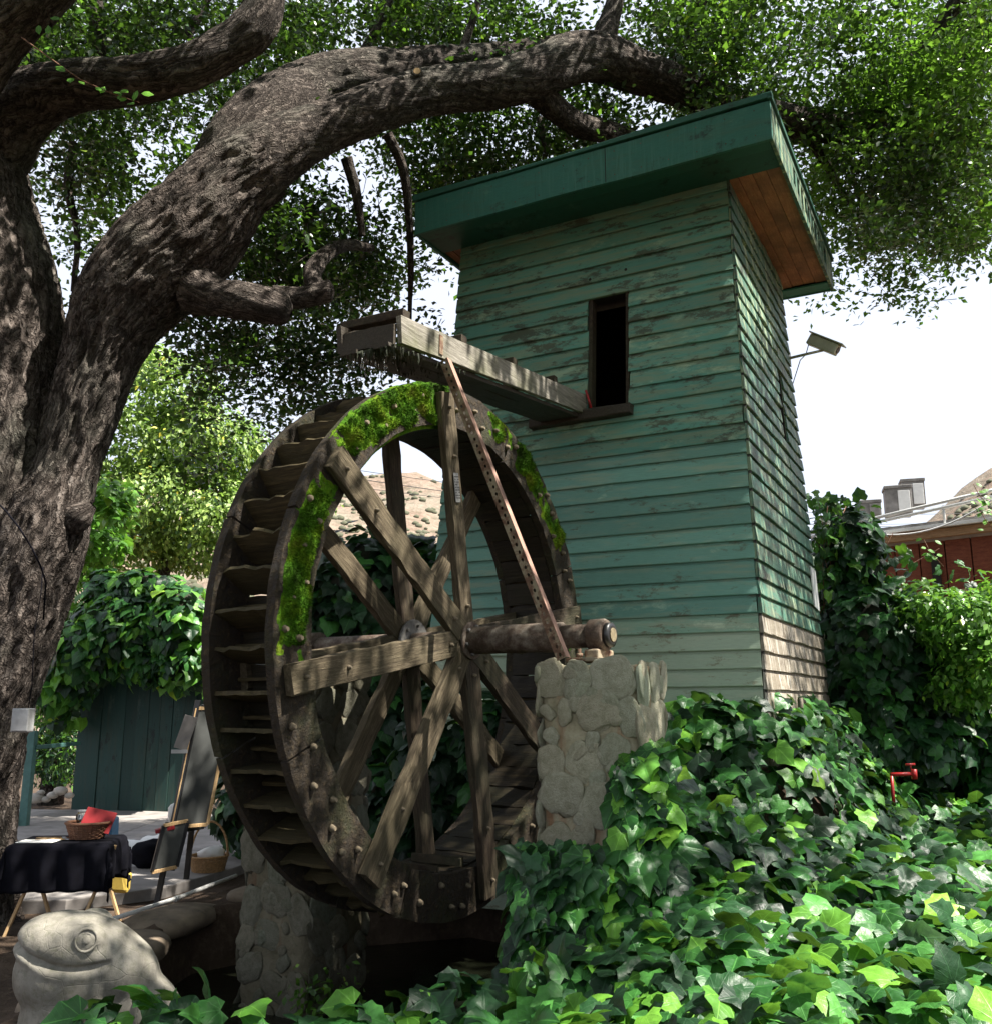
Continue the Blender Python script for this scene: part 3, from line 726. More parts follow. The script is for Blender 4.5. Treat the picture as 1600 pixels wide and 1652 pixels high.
for k in range(NB):
    a = 2 * math.pi * k / NB
    vs, fs = strip(XB + .058, -.058, (1.405 + random.uniform(-.006, .006), a + .004), (1.405 + random.uniform(-.006, .006), a + 2 * math.pi / NB - .004), .025)
    put('sole_board', mk(vs, fs, M['sole']), wheel)
    a += random.uniform(-.008, .008)
    vs, fs = strip(XB + .058, -.058, (1.42, a), (1.63 + random.uniform(-.02, .012), a - .055), .022, 7, .007)
    put('bucket_board', mk(vs, fs, M['bucket']), wheel)
    vs, fs = strip(XB + .06, -.06, (1.425, a + .062), (1.47, a + .058), .02, 4, .004)
    put('bucket_riser', mk(vs, fs, M['bucket']), wheel)
# spokes
def spoke(a, xoff, name='spoke', r0=.05, r1=1.60, wd=.165, t=.05, m=None, sd=0):
    d = np.array([0, math.cos(a), math.sin(a)]); s_ = np.array([0, -math.sin(a), math.cos(a)])
    # built along local X so that the grain follows the length
    o = MB().beam((r0, 0, 0), (r1, 0, 0), wd, t, (0, 1, 0), .0035, 14).build(name, m, wheel, .004)
    R = Matrix((( d[0], s_[0], 1), (d[1], s_[1], 0), (d[2], s_[2], 0))).to_4x4()
    # columns: local x -> d, y -> s, z -> wheel x axis
    o.matrix_basis = Matrix.Translation(Vector(Wl(xoff, 0, 0))) @ R
    return o
sp_m = wood("spoke_grain", (.040, .029, .017), (.105, .080, .048), (.22, .178, .115), (1.0, 13, 13), .82, .9, (.06, .05, .025), .55)
sp_d = wood("spoke_grain_dark", (.022, .015, .010), (.055, .038, .024), (.12, .09, .055), (1.0, 13, 13), .8, .9, (.03, .035, .015), .5)
for k, a in enumerate(A8):
    if k == 1: continue
    spoke(a, .033 + (.004 if k % 2 else 0), m=sp_m if k in (2, 3, 4, 5) else sp_d, r0=.10, wd=.16 if k != 2 else .14, r1=1.60)
for k, a in enumerate(A8):
    spoke(a, XB + .055 + .03, m=sp_d if k in (2, 6) else sp_m, r0=.10, r1=1.45, wd=.14)
# hub plates, shaft
for x in (.066, XB + .125):
    q = MB().tube([Wl(x, 0, 0), Wl(x + .018, 0, 0)], .155 if x < 0 else .12, 24).build('hub_flange', M['rust_dark'] if x > 0 else M['hubgrey'], wheel, .004)
    for i in range(6):
        a = i * math.pi / 3 + .3; r = .115 if x < 0 else .09
        MB().tube([Wl(x + .019, r * math.cos(a), r * math.sin(a)), Wl(x + .038, r * math.cos(a), r * math.sin(a))], .011, 6).build('flange_bolt', M['hubgrey'], wheel)
MB().tube([Wl(-1.38, 0, 0), Wl(.085, 0, 0)], .065, 20).build('axle', M['rust_dark'], wheel)
MB().tube([Wl(.085, 0, 0), Wl(.09, 0, 0), Wl(.72, 0, 0), Wl(.725, 0, 0)], [.078, .088, .088, .08], 28).build('axle_sleeve', M['rust_dark'], wheel)
MB().tube([Wl(.725, 0, 0), Wl(.90, 0, 0)], .07, 20).build('axle_end', M['rust_dark'], wheel)
# stub brackets inside near the bottom (iron cross bars)
MB().beam(Wl(XB + .08, -.16, -1.37), Wl(-.06, -.16, -1.37), .05, .03, (0, 0, 1), .002, 4).build('cross_bar', M['spoke_dark'], wheel)
MB().beam(Wl(XB + .08, .10, -1.36), Wl(-.06, .10, -1.36), .05, .03, (0, 0, 1), .002, 4).build('cross_bar', M['spoke_dark'], wheel)
# bolts on the rim
bolt = MB().tube([(0, 0, 0), (.012, 0, 0), (.022, 0, 0), (.03, 0, 0)], [.020, .018, .013, .010], 7).mesh(M['rust_dark'])
bolt_l = bolt.copy(); bolt_l.materials.clear(); bolt_l.materials.append(simple("crusted_bolt", (.16, .125, .08), .8, 0, .5, 30, .6))
ba = []
for k in range(8):
    for da, r in ((-9, 1.60), (-6.5, 1.50), (-14.5, 1.57), (9.5, 1.58), (13, 1.50), (-19, 1.47), (20, 1.55)):
        ba.append((math.degrees(A8[k]) + da + random.uniform(-1.2, 1.2), r + random.uniform(-.02, .02)))
for (a, r) in ba:
    a = math.radians(a); put('bolt', bolt_l, wheel, Wl(.006, r * math.cos(a), r * math.sin(a)), scale=(1, random.uniform(.8, 1.15), random.uniform(.8, 1.15)))
for k, a in enumerate(A8):
    if k == 1: continue
    for r in (1.50, 1.18, .22):
        put('bolt', bolt_l, wheel, Wl(.060, r * math.cos(a), r * math.sin(a)), scale=(.8, .7, .7))
# plaque on the upright spoke
a = A8[2]; pc = Wl(.0645, .98 * math.cos(a), .98 * math.sin(a))
pl = put('plaque', None, wheel)
g = MB().box((0, 0, 0), (.004, .055, .19)).build('plate', M['plate'], pl, .001)
Rp = Matrix.Rotation(a - math.pi / 2, 4, 'X'); g.matrix_basis = Matrix.Translation(Vector(pc)) @ Rp
tx = MB()
for r in range(9):
    for c in range(3):
        if random.random() < .85: tx.box((.0032, -.017 + c * .017 + random.uniform(-.002, .002), .07 - r * .0172), (.0016, .011, .006))
g = tx.build('engraving', M['cable'], pl); g.matrix_basis = Matrix.Translation(Vector(pc)) @ Rp
# moss cushions
def moss(a0, a1, r0, r1, name='moss', dens=1.0, th=.03, sd=0, x0=.004):
    a0, a1 = math.radians(a0), math.radians(a1); na = max(8, int((a1 - a0) * 1.5 / .011)); nr = max(6, int((r1 - r0) / .011))
    aa, rr = np.meshgrid(np.linspace(a0, a1, na), np.linspace(r0, r1, nr))
    p = np.stack([0 * aa, rr * np.cos(aa), rr * np.sin(aa)], -1)
    ed = np.minimum.reduce([(aa - a0) * 1.5, (a1 - aa) * 1.5, rr - r0, (r1 - rr) * 3 + .02])
    ed = ed + .055 * fbm(p * 8 + 3 * sd, 3) - .012
    ht = np.clip(ed / .06, 0, 1) ** .7 * (1.05 + 1.0 * fbm(p * 9 + sd, 4)) + .25 * fbm(p * 45 + sd, 2)
    ht = ht - 1.0 * np.clip(fbm(p * 6 + 40 + sd, 3) * 3 - .45, 0, 1)
    x = x0 - .022 + th * np.clip(ht, -.2, 2) * 1.6
    r2 = rr + np.where(rr > r1 - .02, .012 * fbm(p * 12 + 9, 3), 0)
    vv = np.stack([x, r2 * np.cos(aa), r2 * np.sin(aa) + 1.663], -1).reshape(-1, 3)
    idx = np.arange(na * nr).reshape(nr, na); fc = np.stack([idx[:-1, :-1], idx[:-1, 1:], idx[1:, 1:], idx[1:, :-1]], -1).reshape(-1, 4)
    o = put(name, fast(vv, fc, M['moss'], True), wheel)
    # fuzz: short blades growing from the cushion
    hh = x.ravel() > x0 + .003; idxs = np.nonzero(hh)[0]
    if len(idxs) == 0: return
    nbl = int(len(idxs) * 5 * dens); pick = rng.choice(idxs, nbl)
    base = vv[pick] + rng.normal(0, .005, (nbl, 3)) * np.array([0, 1, 1]); d = rng.normal(0, .5, (nbl, 3)) + np.array([1.1, 0, -.25]); d /= np.linalg.norm(d, axis=1)[:, None]
    L = rng.uniform(.008, .022, nbl)[:, None]; sd_ = np.cross(d, rng.normal(size=(nbl, 3))); sd_ /= np.linalg.norm(sd_, axis=1)[:, None]
    v3 = np.stack([base - sd_ * .0022, base + sd_ * .0022, base + d * L], 1).reshape(-1, 3)
    tag(put('moss_fuzz', fast(v3, np.arange(nbl * 3).reshape(-1, 3), M['moss']), wheel), kind='stuff')
moss(99, 142, 1.37, RO + .002, sd=41, th=.014); moss(146, 192, 1.39, 1.645, sd=47, th=.011); moss(60, 84, 1.40, RO, sd=53, th=.010); moss(28, 60, 1.42, RO, sd=59, th=.011)
moss(103, 140, 1.385, RO + .004, sd=1); moss(150, 185, 1.40, 1.63, sd=7, th=.024); moss(95.5, 103.5, 1.40, RO, sd=3, th=.026)
moss(62, 82, 1.42, RO, sd=11, th=.016); moss(48, 66, 1.44, RO + .003, sd=19, th=.028); moss(30, 40, 1.45, RO, sd=23, th=.022); moss(-2, 8, 1.41, 1.6, sd=29, th=.012)

# ------------------------------------------------------------------ stone pillars
stones_plain = [blob_mesh(M['stone'], (1, 1, 1), .42, 1.25, 31 + k, 3, .95) for k in range(7)]
stones_shaded = [m_.copy() for m_ in stones_plain]
for m_ in stones_shaded: m_.materials.clear(); m_.materials.append(M['stone_shaded'])
def pillar(name, label, c, wu, wv, ztop, zbot, group=None, rot=-TH, nacross=3, flare=.03, shaded=False):
    t = thing(name, label, 'stone pillar', (c[0], c[1], zbot), rot, group); H = ztop - zbot
    # core with rough surface
    vs = []; fs = []; nz = 60; per = []
    npx = 20
    for k in range(npx): per.append((-1 + 2 * k / npx, -1))
    for k in range(npx): per.append((1, -1 + 2 * k / npx))
    for k in range(npx): per.append((1 - 2 * k / npx, 1))
    for k in range(npx): per.append((-1, 1 - 2 * k / npx))
    m = len(per)
    for i in range(nz + 1):
        z = H * i / nz; fl = 1 + flare * (1 - i / nz)
        for (x, y) in per:
            rr = 1 - .10 * (abs(x * y)) ** 6
            p = np.array([x * wu / 2 * fl * rr, y * wv / 2 * fl * rr, z]); q = fbm(p * 5 + c[0] * 7, 3) * .02 + fbm(p * 22, 3) * .012
            vs.append(p * np.array([1 + q / wu * 2, 1 + q / wv * 2, 1]) - np.array([0, 0, 0 if i < nz else .02 + .01 * vn(p * 9)]))
    for i in range(nz):
        for k in range(m): q = (k + 1) % m; fs.append((i * m + k, i * m + q, i * m + m + q, i * m + m + k))
    fs.append(tuple(nz * m + k for k in range(m))); fs.append(tuple(range(m - 1, -1, -1)))
    put('mortar', mk(vs, fs, M['mortar_shaded' if shaded else 'mortar'], True), t)
    stones = stones_shaded if shaded else stones_plain
    r_ = random.Random(9 if shaded else 31)
    for (fx, fy, L, D) in ((0, -1, wu, wv), (1, 0, wv, wu), (0, 1, wu, wv), (-1, 0, wv, wu)):
        row = 0; z = 0.02
        while z < H - .05:
            hgt = min(r_.uniform(.19, .31), H - z + .02); x = -L / 2 + r_.uniform(-.03, .0)
            while x < L / 2 - .04:
                wd = min(r_.uniform(.15, .26), L / 2 - x + .02)
                if wd < .10: break
                cx = x + wd / 2 + r_.uniform(-.008, .008); cz = z + hgt / 2 + r_.uniform(-.05, .05); fl = 1 + flare * (1 - cz / H)
                if r_.random() < .95:
                    pos = (cx * (1 if fx == 0 else 0) + fx * wu / 2 * fl, cx * (1 if fy == 0 else 0) + fy * wv / 2 * fl, min(cz, H - hgt * .45))
                    dp_ = r_.uniform(.012, .027); sc = (wd * .50, dp_, hgt * .50 * r_.uniform(.75, 1.05)) if fx == 0 else (dp_, wd * .50, hgt * .50 * r_.uniform(.75, 1.05))
                    o = put('stone', stones[r_.randrange(7)], t, pos, (0, 0, 0), sc)
                    tl = r_.uniform(-.6, .6); o.rotation_euler = (0, tl, 0) if fx == 0 else (tl, 0, 0)
                x += wd
            z += hgt; row += 1
        for _ in range(int(H * L * 34)):
            cx = r_.uniform(-L / 2 + .03, L / 2 - .03); cz = r_.uniform(.05, H - .04); fl = 1 + flare * (1 - cz / H); a_ = r_.uniform(.025, .055); b_ = a_ * r_.uniform(.7, 1.8)
            pos = (cx * (1 if fx == 0 else 0) + fx * (wu / 2 - .002) * fl, cx * (1 if fy == 0 else 0) + fy * (wv / 2 - .002) * fl, cz)
            sc = (a_, .020, b_) if fx == 0 else (.020, a_, b_)
            o = put('stone', stones[r_.randrange(7)], t, pos, (0, r_.uniform(-1, 1), 0) if fx == 0 else (r_.uniform(-1, 1), 0, 0), sc)
    return t
PC = np.array([.616, 5.51]); FC = np.array([-1.29, 6.67])
pillar('stone_pillar', 'near cobblestone pillar carrying the axle end above the ivy', PC, .60, .46, .225, -1.75)
pillar('stone_pillar', 'shadowed cobblestone pillar behind the water wheel at the pond edge', FC, .58, .52, .21, -2.1, rot=-TW, flare=.12, shaded=True)
# bearing on the near pillar
bc = HUB + UW * .93
bt = thing('shaft_bearing', 'rusty bearing block holding the axle on top of the near stone pillar', 'bearing', (bc[0], bc[1], .225), -TW)
MB().box((0, 0, .013), (.20, .34, .022)).build('base_plate', M['rust'], bt, .004)
MB().tube([(-.02, 0, .159), (-.015, 0, .159), (.07, 0, .159), (.085, 0, .159)], [.088, .096, .096, .088], 26).build('housing', M['rust_dark'], bt)
MB().tube([(.085, 0, .159), (.115, 0, .159), (.12, 0, .159)], [.072, .072, .05], 24).build('end_ring', M['black'], bt)
MB().tube([(.12, 0, .159), (.126, 0, .159)], .040, 20).build('end_cap', M['brass'], bt)
MB().box((.03, 0, .045), (.09, .22, .06)).build('foot', M['rust'], bt, .01)
for y in (-.135, .135):
    MB().tube([(-.03, y, .02), (-.03, y, .075)], .011, 8).tube([(-.03, y, .03), (-.03, y, .05)], .022, 6).build('bolt', M['rust'], bt)
fb_ = HUB - UW * 1.27
bt2 = thing('shaft_bearing', 'dark bearing block under the far axle end on the shadowed pillar', 'bearing', (fb_[0], fb_[1], .21), -TW)
MB().box((0, 0, .013), (.20, .34, .022)).build('base_plate', M['rust_dark'], bt2, .004)
MB().tube([(-.06, 0, .174), (.06, 0, .174)], .10, 20).build('housing', M['rust_dark'], bt2)

# ------------------------------------------------------------------ trough
tr = thing('water_trough', 'grey wooden water trough running from the tower window to over the wheel', 'trough', U * -3.195 + V * 7.3 + np.array([0, 0, 2.41]), -TH)
def Tr(u, v, z): return np.array([u + 3.195, v - 7.3, z - 2.41])
zb = lambda v: 2.125 + (v - 4.41) * (2.495 - 2.125) / 2.94
n = 12
def tb_(u, wd, zo, hh, name, m, v0=4.41, v1=7.33):
    return MB().beam(Tr(u, v0, zb(v0) + zo), Tr(u, v1, zb(v1) + zo), hh, wd, (0, 0, 1), .002, n).build(name, m, tr, .003)
tb_(-2.995, .035, .085, .175, 'side_board', M['trough']); tb_(-3.405, .035, .085, .175, 'side_board', M['trough_dark'], 4.36)
for k, uo in enumerate((-3.32, -3.20, -3.08)): tb_(uo, .118, -.02, .028, 'bottom_board', M['trough_dark'], 4.34 + .05 * (k % 2))
for (v, h) in ((4.47, .05), (5.18, .05), (5.95, .05), (6.69, .05)):
    MB().beam(Tr(-3.46, v, zb(v) + .20), Tr(-2.985, v, zb(v) + .20), .075, .055, (0, 1, 0), .002, 3).build('cross_cleat', M['spoke_dark'], tr, .003)
MB().beam(Tr(-3.385, 4.385, zb(4.4) + .055), Tr(-3.015, 4.395, zb(4.4) + .05), .135, .03, (0, 0, 1), .004, 5).build('end_board', M['trough_dark'], tr, .003)
fr2 = MB()
cl_ = [random.uniform(-3.42, -2.99) for _ in range(16)]
for i in range(700):
    v_ = 4.34 + .9 * random.random() ** 2; p_ = Tr(min(-2.98, max(-3.43, random.choice(cl_) + random.gauss(0, .014))), v_, zb(v_) - .025); L_ = (.012 + .07 * random.random() ** 3) * (1.1 - .8 * (v_ - 4.34)); a_ = random.uniform(0, 6.28); d_2 = np.array([math.cos(a_), math.sin(a_), 0]) * .006
    fr2.add([p_ - d_2, p_ + d_2, p_ + np.array([random.uniform(-.01, .01), random.uniform(-.01, .01), -L_])], [(0, 1, 2)])
tag(fr2.build('wet_moss_fringe', M['moss_dark'], tr), kind='stuff')
MB().tube([Tr(-2.97, 7.30, 2.70), Tr(-2.93, 7.33, 2.52)], .011, 8).build('red_hose_end', M['redpaint'], tr)
MB().beam(Tr(-2.972, 4.86, 2.33), Tr(-2.972, 4.86, 2.20), .045, .006, (0, 1, 0)).build('bracket', M['rust'], tr)
# brace: perforated angle iron
bt0 = U * -2.955 + V * 4.93 + np.array([0, 0, 2.19]); bb0 = at(916, 1060, 5.23); bb0[2] = .245
br = thing('angle_iron_brace', 'rusty perforated angle iron propping the trough from the near pillar', 'brace', bb0)
P0 = np.zeros(3); P1 = bt0 - bb0; dd = P1 / np.linalg.norm(P1)
s1 = -V - dd * (-V @ dd); s1 /= np.linalg.norm(s1); s2 = U - dd * (U @ dd); s2 /= np.linalg.norm(s2)
# flange facing the camera, punched; flange facing right
L = np.linalg.norm(P1); fl = MB(); w_ = .058; nh = int(L / .05)
MB().beam(P0 + s2 * 0 + (-s1) * 0, P1, .004, .055, s2).build('side_flange', simple("rust_lit", (.30, .175, .13), .8, 0, .35, 10, .4), br)  # lighter rust than the other flange: its sunlit side put in the colour
# front flange: strip with real holes (ring of quads per hole)
vs = []; fs = []
for k in range(nh):
    z0, z1 = L * k / nh, L * (k + 1) / nh; zc = (z0 + z1) / 2; cxx = -w_ * .5; hr = .0085
    outer = [(-w_, z0), (-w_ * .5, z0), (0, z0), (0, zc), (0, z1), (-w_ * .5, z1), (-w_, z1), (-w_, zc)]
    b0 = len(vs)
    for (x, z) in outer: vs.append(P0 + s2 * x + dd * z - s1 * -.027)
    for q in range(8):
        a = math.radians(225 + 45 * q); vs.append(P0 + s2 * (cxx + hr * math.cos(a)) + dd * (zc + hr * 1.5 * math.sin(a)) - s1 * -.027)
    for q in range(8): r = (q + 1) % 8; fs.append((b0 + q, b0 + r, b0 + 8 + r, b0 + 8 + q))
o = put('perforated_flange', mk(vs, fs, M['rust']), br); sm = o.modifiers.new("thickness", 'SOLIDIFY'); sm.thickness = .004
# falling water from trough lip
dr = MB()
for i in range(46):
    x = random.uniform(-3.38, -3.02); v = 4.36 + random.uniform(-.03, .25); z = 2.09 - random.uniform(0, .10); ln = random.uniform(.01, .05)
    p = U * x + V * v + np.array([0, 0, z]); dr.tube([p, p + np.array([0, 0, -ln])], [.0015, .003], 5)
tag(dr.build('dripping_water', M['drip']), 'thin drops of water falling from the trough end onto the wheel', 'water drops', kind='stuff')

# ------------------------------------------------------------------ leaf templates and scatter
IVY = np.array([(0, .04, 0), (.30, -.15, -.03), (.52, .12, -.10), (.43, .35, -.02), (.45, .56, -.09), (.23, .74, -.01), (0, 1.04, -.16), (-.23, .74, -.01), (-.45, .56, -.09), (-.43, .35, -.02), (-.52, .12, -.10), (-.30, -.15, -.03), (0, .45, .055)], float)
def ringed(t, c, fold=.05, bend=.30):
    o = t[:-1]; k = len(o); cc = np.array(c, float); inn = cc + (o - cc) * np.array([.55, .55, 0])
    v = np.vstack([o, inn, cc[None]]); r = np.hypot(v[:, 0], (v[:, 1] - .4)); v[:, 2] = fold * (1 - np.exp(-(v[:, 0] / .12) ** 2)) + .05 - bend * r ** 2 - .05 * np.cos(np.arctan2(v[:, 0], v[:, 1] + .05) * 6) * r
    f = []
    for i in range(k):
        j = (i + 1) % k; f += [(i, k + j, j), (i, k + i, k + j), (k + i, 2 * k, k + j)]
    return v, np.array(f)
def hires(t, c, fold, bend):
    o = t[:-1]; k = len(o); pts = []
    for i in range(k):
        a, b, c1, d1 = o[i - 1], o[i], o[(i + 1) % k], o[(i + 2) % k]
        pts += [b, .5 * (b + c1) * .5 + .5 * .5 * (1.125 * (b + c1) - .125 * (a + d1))]
    o = np.array(pts); n = len(o); cc = np.array(c, float); rings = [o] + [cc + (o - cc) * np.array([f_, f_, 0]) for f_ in (.78, .5, .22)]
    v = np.vstack(rings + [cc[None]]); dx = v[:, 0]; r = np.hypot(dx, v[:, 1] - .4); an = np.arctan2(dx, v[:, 1] + .05)
    v[:, 2] = fold * (1 - np.exp(-(dx / .10) ** 2)) + .05 - bend * r ** 2 - .07 * np.cos(an * 8.7) * r + .03 * np.sin(v[:, 1] * 9 + dx * 6) * r
    f = []
    for q_ in range(3):
        for i in range(n): j = (i + 1) % n; f += [(q_ * n + i, (q_ + 1) * n + j, q_ * n + j), (q_ * n + i, (q_ + 1) * n + i, (q_ + 1) * n + j)]
    for i in range(n): f.append((3 * n + i, 4 * n, 3 * n + (i + 1) % n))
    return v, np.array(f)
IVYH, IVYH_F = hires(IVY, (0, .40, 0), .05, .32)
IVY, IVY_F = ringed(IVY, (0, .40, 0))
IVY2 = np.array([(0, .03, 0), (.26, -.06, -.02), (.42, .20, -.08), (.34, .52, -.04), (0, 1.0, -.14), (-.34, .52, -.04), (-.42, .20, -.08), (-.26, -.06, -.02), (0, .45, .05)], float)
IVY2H, IVY2H_F = hires(IVY2, (0, .42, 0), .04, .35)
IVY2, IVY2_F = ringed(IVY2, (0, .42, 0), .04, .35)
OAK = np.array([(0, 0, 0), (.30, .45, .06), (0, 1.0, -.06), (-.30, .45, .06)], float); OAK_F = np.array([(0, 1, 2), (0, 2, 3)])
LONG = np.array([(0, 0, 0), (.20, .35, .04), (0, 1.0, -.12), (-.20, .35, .04)], float)
def nrmz(a): return a / (np.linalg.norm(a, axis=-1, keepdims=True) + 1e-9)
def leaves_mesh(P, N, D, size, tv, tf, m):
    """P points, N normals, D tip directions"""
    N = nrmz(N); D = nrmz(D - N * (D * N).sum(-1, keepdims=True)); B = np.cross(D, N)
    s = size[:, None, None]; t = tv[None]
    vv = P[:, None, :] + s * (t[..., 0:1] * B[:, None, :] + t[..., 1:2] * D[:, None, :] + t[..., 2:3] * N[:, None, :])
    k = len(tv); ff = (tf[None] + (np.arange(len(P)) * k)[:, None, None]).reshape(-1, 3)
    uv = np.tile(tv[:, :2], (len(P), 1))
    return fast(vv.reshape(-1, 3), ff, m, False, uv)
def leaf_single(tv, tf, m):
    uv = tv[:, :2].copy(); me = fast(tv, tf, m, True, uv, name='leaf'); return me
def place_leaf(me, p, n, d, s, parent):
    n = nrmz(n); d = nrmz(d - n * (d @ n)); b = np.cross(d, n)
    o = put('leaf', me, parent)
    o.matrix_basis = Matrix(((b[0] * s, d[0] * s, n[0] * s, p[0]), (b[1] * s, d[1] * s, n[1] * s, p[1]), (b[2] * s, d[2] * s, n[2] * s, p[2]), (0, 0, 0, 1)))
    return o
LEAF_ME = {}
def ivy_thing(name, label, cat, loc, P, N, D, size, mats, probs, nparts=280, tmpl=0, stems=None):
    """leaves nearest to the camera become parts, the rest one joined part"""
    t = thing(name, label, cat, loc); P = P - np.array(loc)
    app = size / (np.linalg.norm(P + np.array(loc), axis=1)); inframe = project_ok(P + np.array(loc))
    order = np.argsort(-(app * inframe + .0001 * app)); big = order[:nparts]; rest = order[nparts:]
    mi = rng.choice(len(mats), len(P), p=probs)
    tv, tf = (IVY, IVY_F) if tmpl == 0 else (IVY2, IVY2_F)
    for i in big:
        key = (tmpl, mats[mi[i]].name, int(rng.integers(6)))
        if key not in LEAF_ME:
            tvv = (IVYH if tmpl == 0 else IVY2H).copy(); tvv[:, 2] += .05 * fbm(tvv * np.array([3, 3, 0]) + rng.uniform(0, 50), 2); tvv[:, 0] *= rng.uniform(.85, 1.12); tvv[:, 0] += rng.normal(0, .06) * tvv[:, 1] ** 2; LEAF_ME[key] = leaf_single(tvv, IVYH_F if tmpl == 0 else IVY2H_F, mats[mi[i]])
        place_leaf(LEAF_ME[key], P[i], N[i], D[i], float(size[i]), t)
    for k in range(len(mats)):
        r = rest[mi[rest] == k]
        if len(r):
            tvv = tv.copy(); tvv[:, 2] += rng.normal(0, .02, len(tv))
            me_ = leaves_mesh(P[r], N[r], D[r], size[r], tvv, tf, mats[k]); me_.polygons.foreach_set('use_smooth', [True] * len(me_.polygons)); tag(put('foliage', me_, t), kind='stuff')
    if stems is not None:
        s = MB()
        for st in stems: s.tube([np.array(q) - np.array(loc) for q in st], .004, 4)
        s.build('stem', M['wicker_dark'], t)
    return t
def project_ok(P):
    d = P[:, 1] * math.cos(PITCH) + P[:, 2] * math.sin(PITCH); up = -P[:, 1] * math.sin(PITCH) + P[:, 2] * math.cos(PITCH)
    x = XC + F * P[:, 0] / d; y = YC - F * up / d
    return ((d > .3) & (x > -30) & (x < 1630) & (y > -30) & (y < 1680)).astype(float)

# ------------------------------------------------------------------ oak tree
def catmull(pts, n):
    pts = np.array(pts, float); p = np.vstack([2 * pts[0] - pts[1], pts, 2 * pts[-1] - pts[-2]]); out_ = []
    for i in range(1, len(p) - 2):
        for t in np.linspace(0, 1, n, endpoint=False):
            a, b, c, d = p[i - 1], p[i], p[i + 1], p[i + 2]
            out_.append(.5 * ((2 * b) + (c - a) * t + (2 * a - 5 * b + 4 * c - d) * t * t + (3 * b - a - 3 * c + d) * t ** 3))
    out_.append(pts[-1]); return np.array(out_)
def limb(name, pts, parent, base, m, seg=64, step=.05, amp=.03, knob=.08, sd=0, stuff=False):
    """pts: (px, py, Y, radius_px)"""
    q = []
    for (px, py, Yd, rp) in pts:
        w3 = at(px, py, Yd); q.append([*w3, rp / pxm(px, py, Yd)])
    c = catmull(q, 14); seglen = np.linalg.norm(np.diff(c[:, :3], axis=0), axis=1); s = np.concatenate([[0], np.cumsum(seglen)])
    ns = max(4, int(s[-1] / step)); ss = np.linspace(0, s[-1], ns); c = np.stack([np.interp(ss, s, c[:, k]) for k in range(4)], 1)
    P, R = c[:, :3], c[:, 3]; d = nrmz(np.gradient(P, axis=0)); up = np.array([0, -1.0, 0.2]); vs = np.zeros((ns, seg + 1, 3)); uv = np.zeros((ns, seg + 1, 2))
    th = np.linspace(0, 2 * math.pi, seg + 1); rm = R.mean()
    for k in range(ns):
        up = up - d[k] * (up @ d[k]); up /= np.linalg.norm(up); sdv = np.cross(d[k], up)
        ring = np.cos(th)[:, None] * up + np.sin(th)[:, None] * sdv
        co_ = np.stack([np.cos(th) * R[k] * 12 + sd, np.sin(th) * R[k] * 12, np.full(seg + 1, ss[k] * 3.0)], 1)
        lob = vn(np.stack([np.cos(th) * 1.3 + sd, np.sin(th) * 1.3, np.full(seg + 1, ss[k] * 1.1)], 1), 5)
        rid = 1 - np.abs(fbm(co_ * 1.2, 4, 3)) * 2.4
        vs[k] = P[k] + ring * (R[k] * (1 + knob * lob) + amp * (rid - .6))[:, None]; uv[k] = np.stack([th * rm, np.full(seg + 1, ss[k])], 1)
    vv = vs.reshape(-1, 3) - base; idx = np.arange(ns * (seg + 1)).reshape(ns, seg + 1)
    fc = np.stack([idx[:-1, :-1], idx[:-1, 1:], idx[1:, 1:], idx[1:, :-1]], -1).reshape(-1, 4)
    o = put(name, fast(vv, fc, m, True, uv.reshape(-1, 2)), parent); return o
ob = np.array([-4.3, 7.4, GZ])
oak = thing('oak_tree', 'huge old oak with cracked bark, its limbs arching over the wheel and tower roof', 'tree', ob)
limb('trunk', [(-75, 1640, 7.4, 150), (-95, 1500, 7.4, 112), (-85, 1300, 7.4, 98), (-55, 1100, 7.4, 104), (-32, 950, 7.4, 110), (-25, 800, 7.4, 113), (-22, 600, 7.4, 117), (-25, 450, 7.4, 110), (-40, 300, 7.4, 82), (-75, 120, 7.4, 60), (-130, -60, 7.4, 50)], oak, ob, M['bark'], 150, .028, .052, .10, 1)
limb('trunk', [(-40, 1250, 7.25, 52), (-8, 1100, 7.25, 70), (28, 980, 7.25, 76), (66, 860, 7.2, 72), (104, 760, 7.2, 50), (134, 660, 7.2, 54), (163, 575, 7.2, 60), (198, 495, 7.2, 76), (252, 430, 7.2, 82), (314, 368, 7.2, 79), (366, 303, 7.2, 69), (420, 262, 7.25, 60)], oak, ob, M['bark'], 140, .026, .042, .10, 9)
kn = limb('bark_knob', [(100, 850, 7.1, 20), (128, 832, 7.05, 24), (150, 815, 7.05, 8)], oak, ob, M['bark'], 32, .02, .01, .1, 3)
limb('limb', [(370, 300, 7.2, 60), (430, 250, 7.25, 56), (520, 205, 7.4, 42), (620, 172, 7.6, 37), (700, 148, 7.8, 35), (790, 138, 8.0, 36), (860, 122, 8.1, 38), (950, 92, 8.4, 40), (1040, 120, 8.8, 33), (1150, 158, 9.1, 28), (1250, 190, 9.4, 26), (1350, 205, 9.6, 23), (1430, 190, 9.8, 19), (1500, 120, 9.8, 13), (1560, 40, 9.8, 9)], oak, ob, M['bark_fine'], 56, .04, .022, .10, 21)
limb('limb', [(300, 400, 7.4, 30), (350, 320, 7.45, 56), (395, 245, 7.55, 64), (440, 185, 7.7, 60), (500, 145, 8.0, 48), (580, 120, 8.2, 38), (680, 105, 8.6, 30), (800, 95, 9.0, 24), (930, 70, 9.5, 18)], oak, ob, M['bark_fine'], 56, .04, .022, .12, 33)
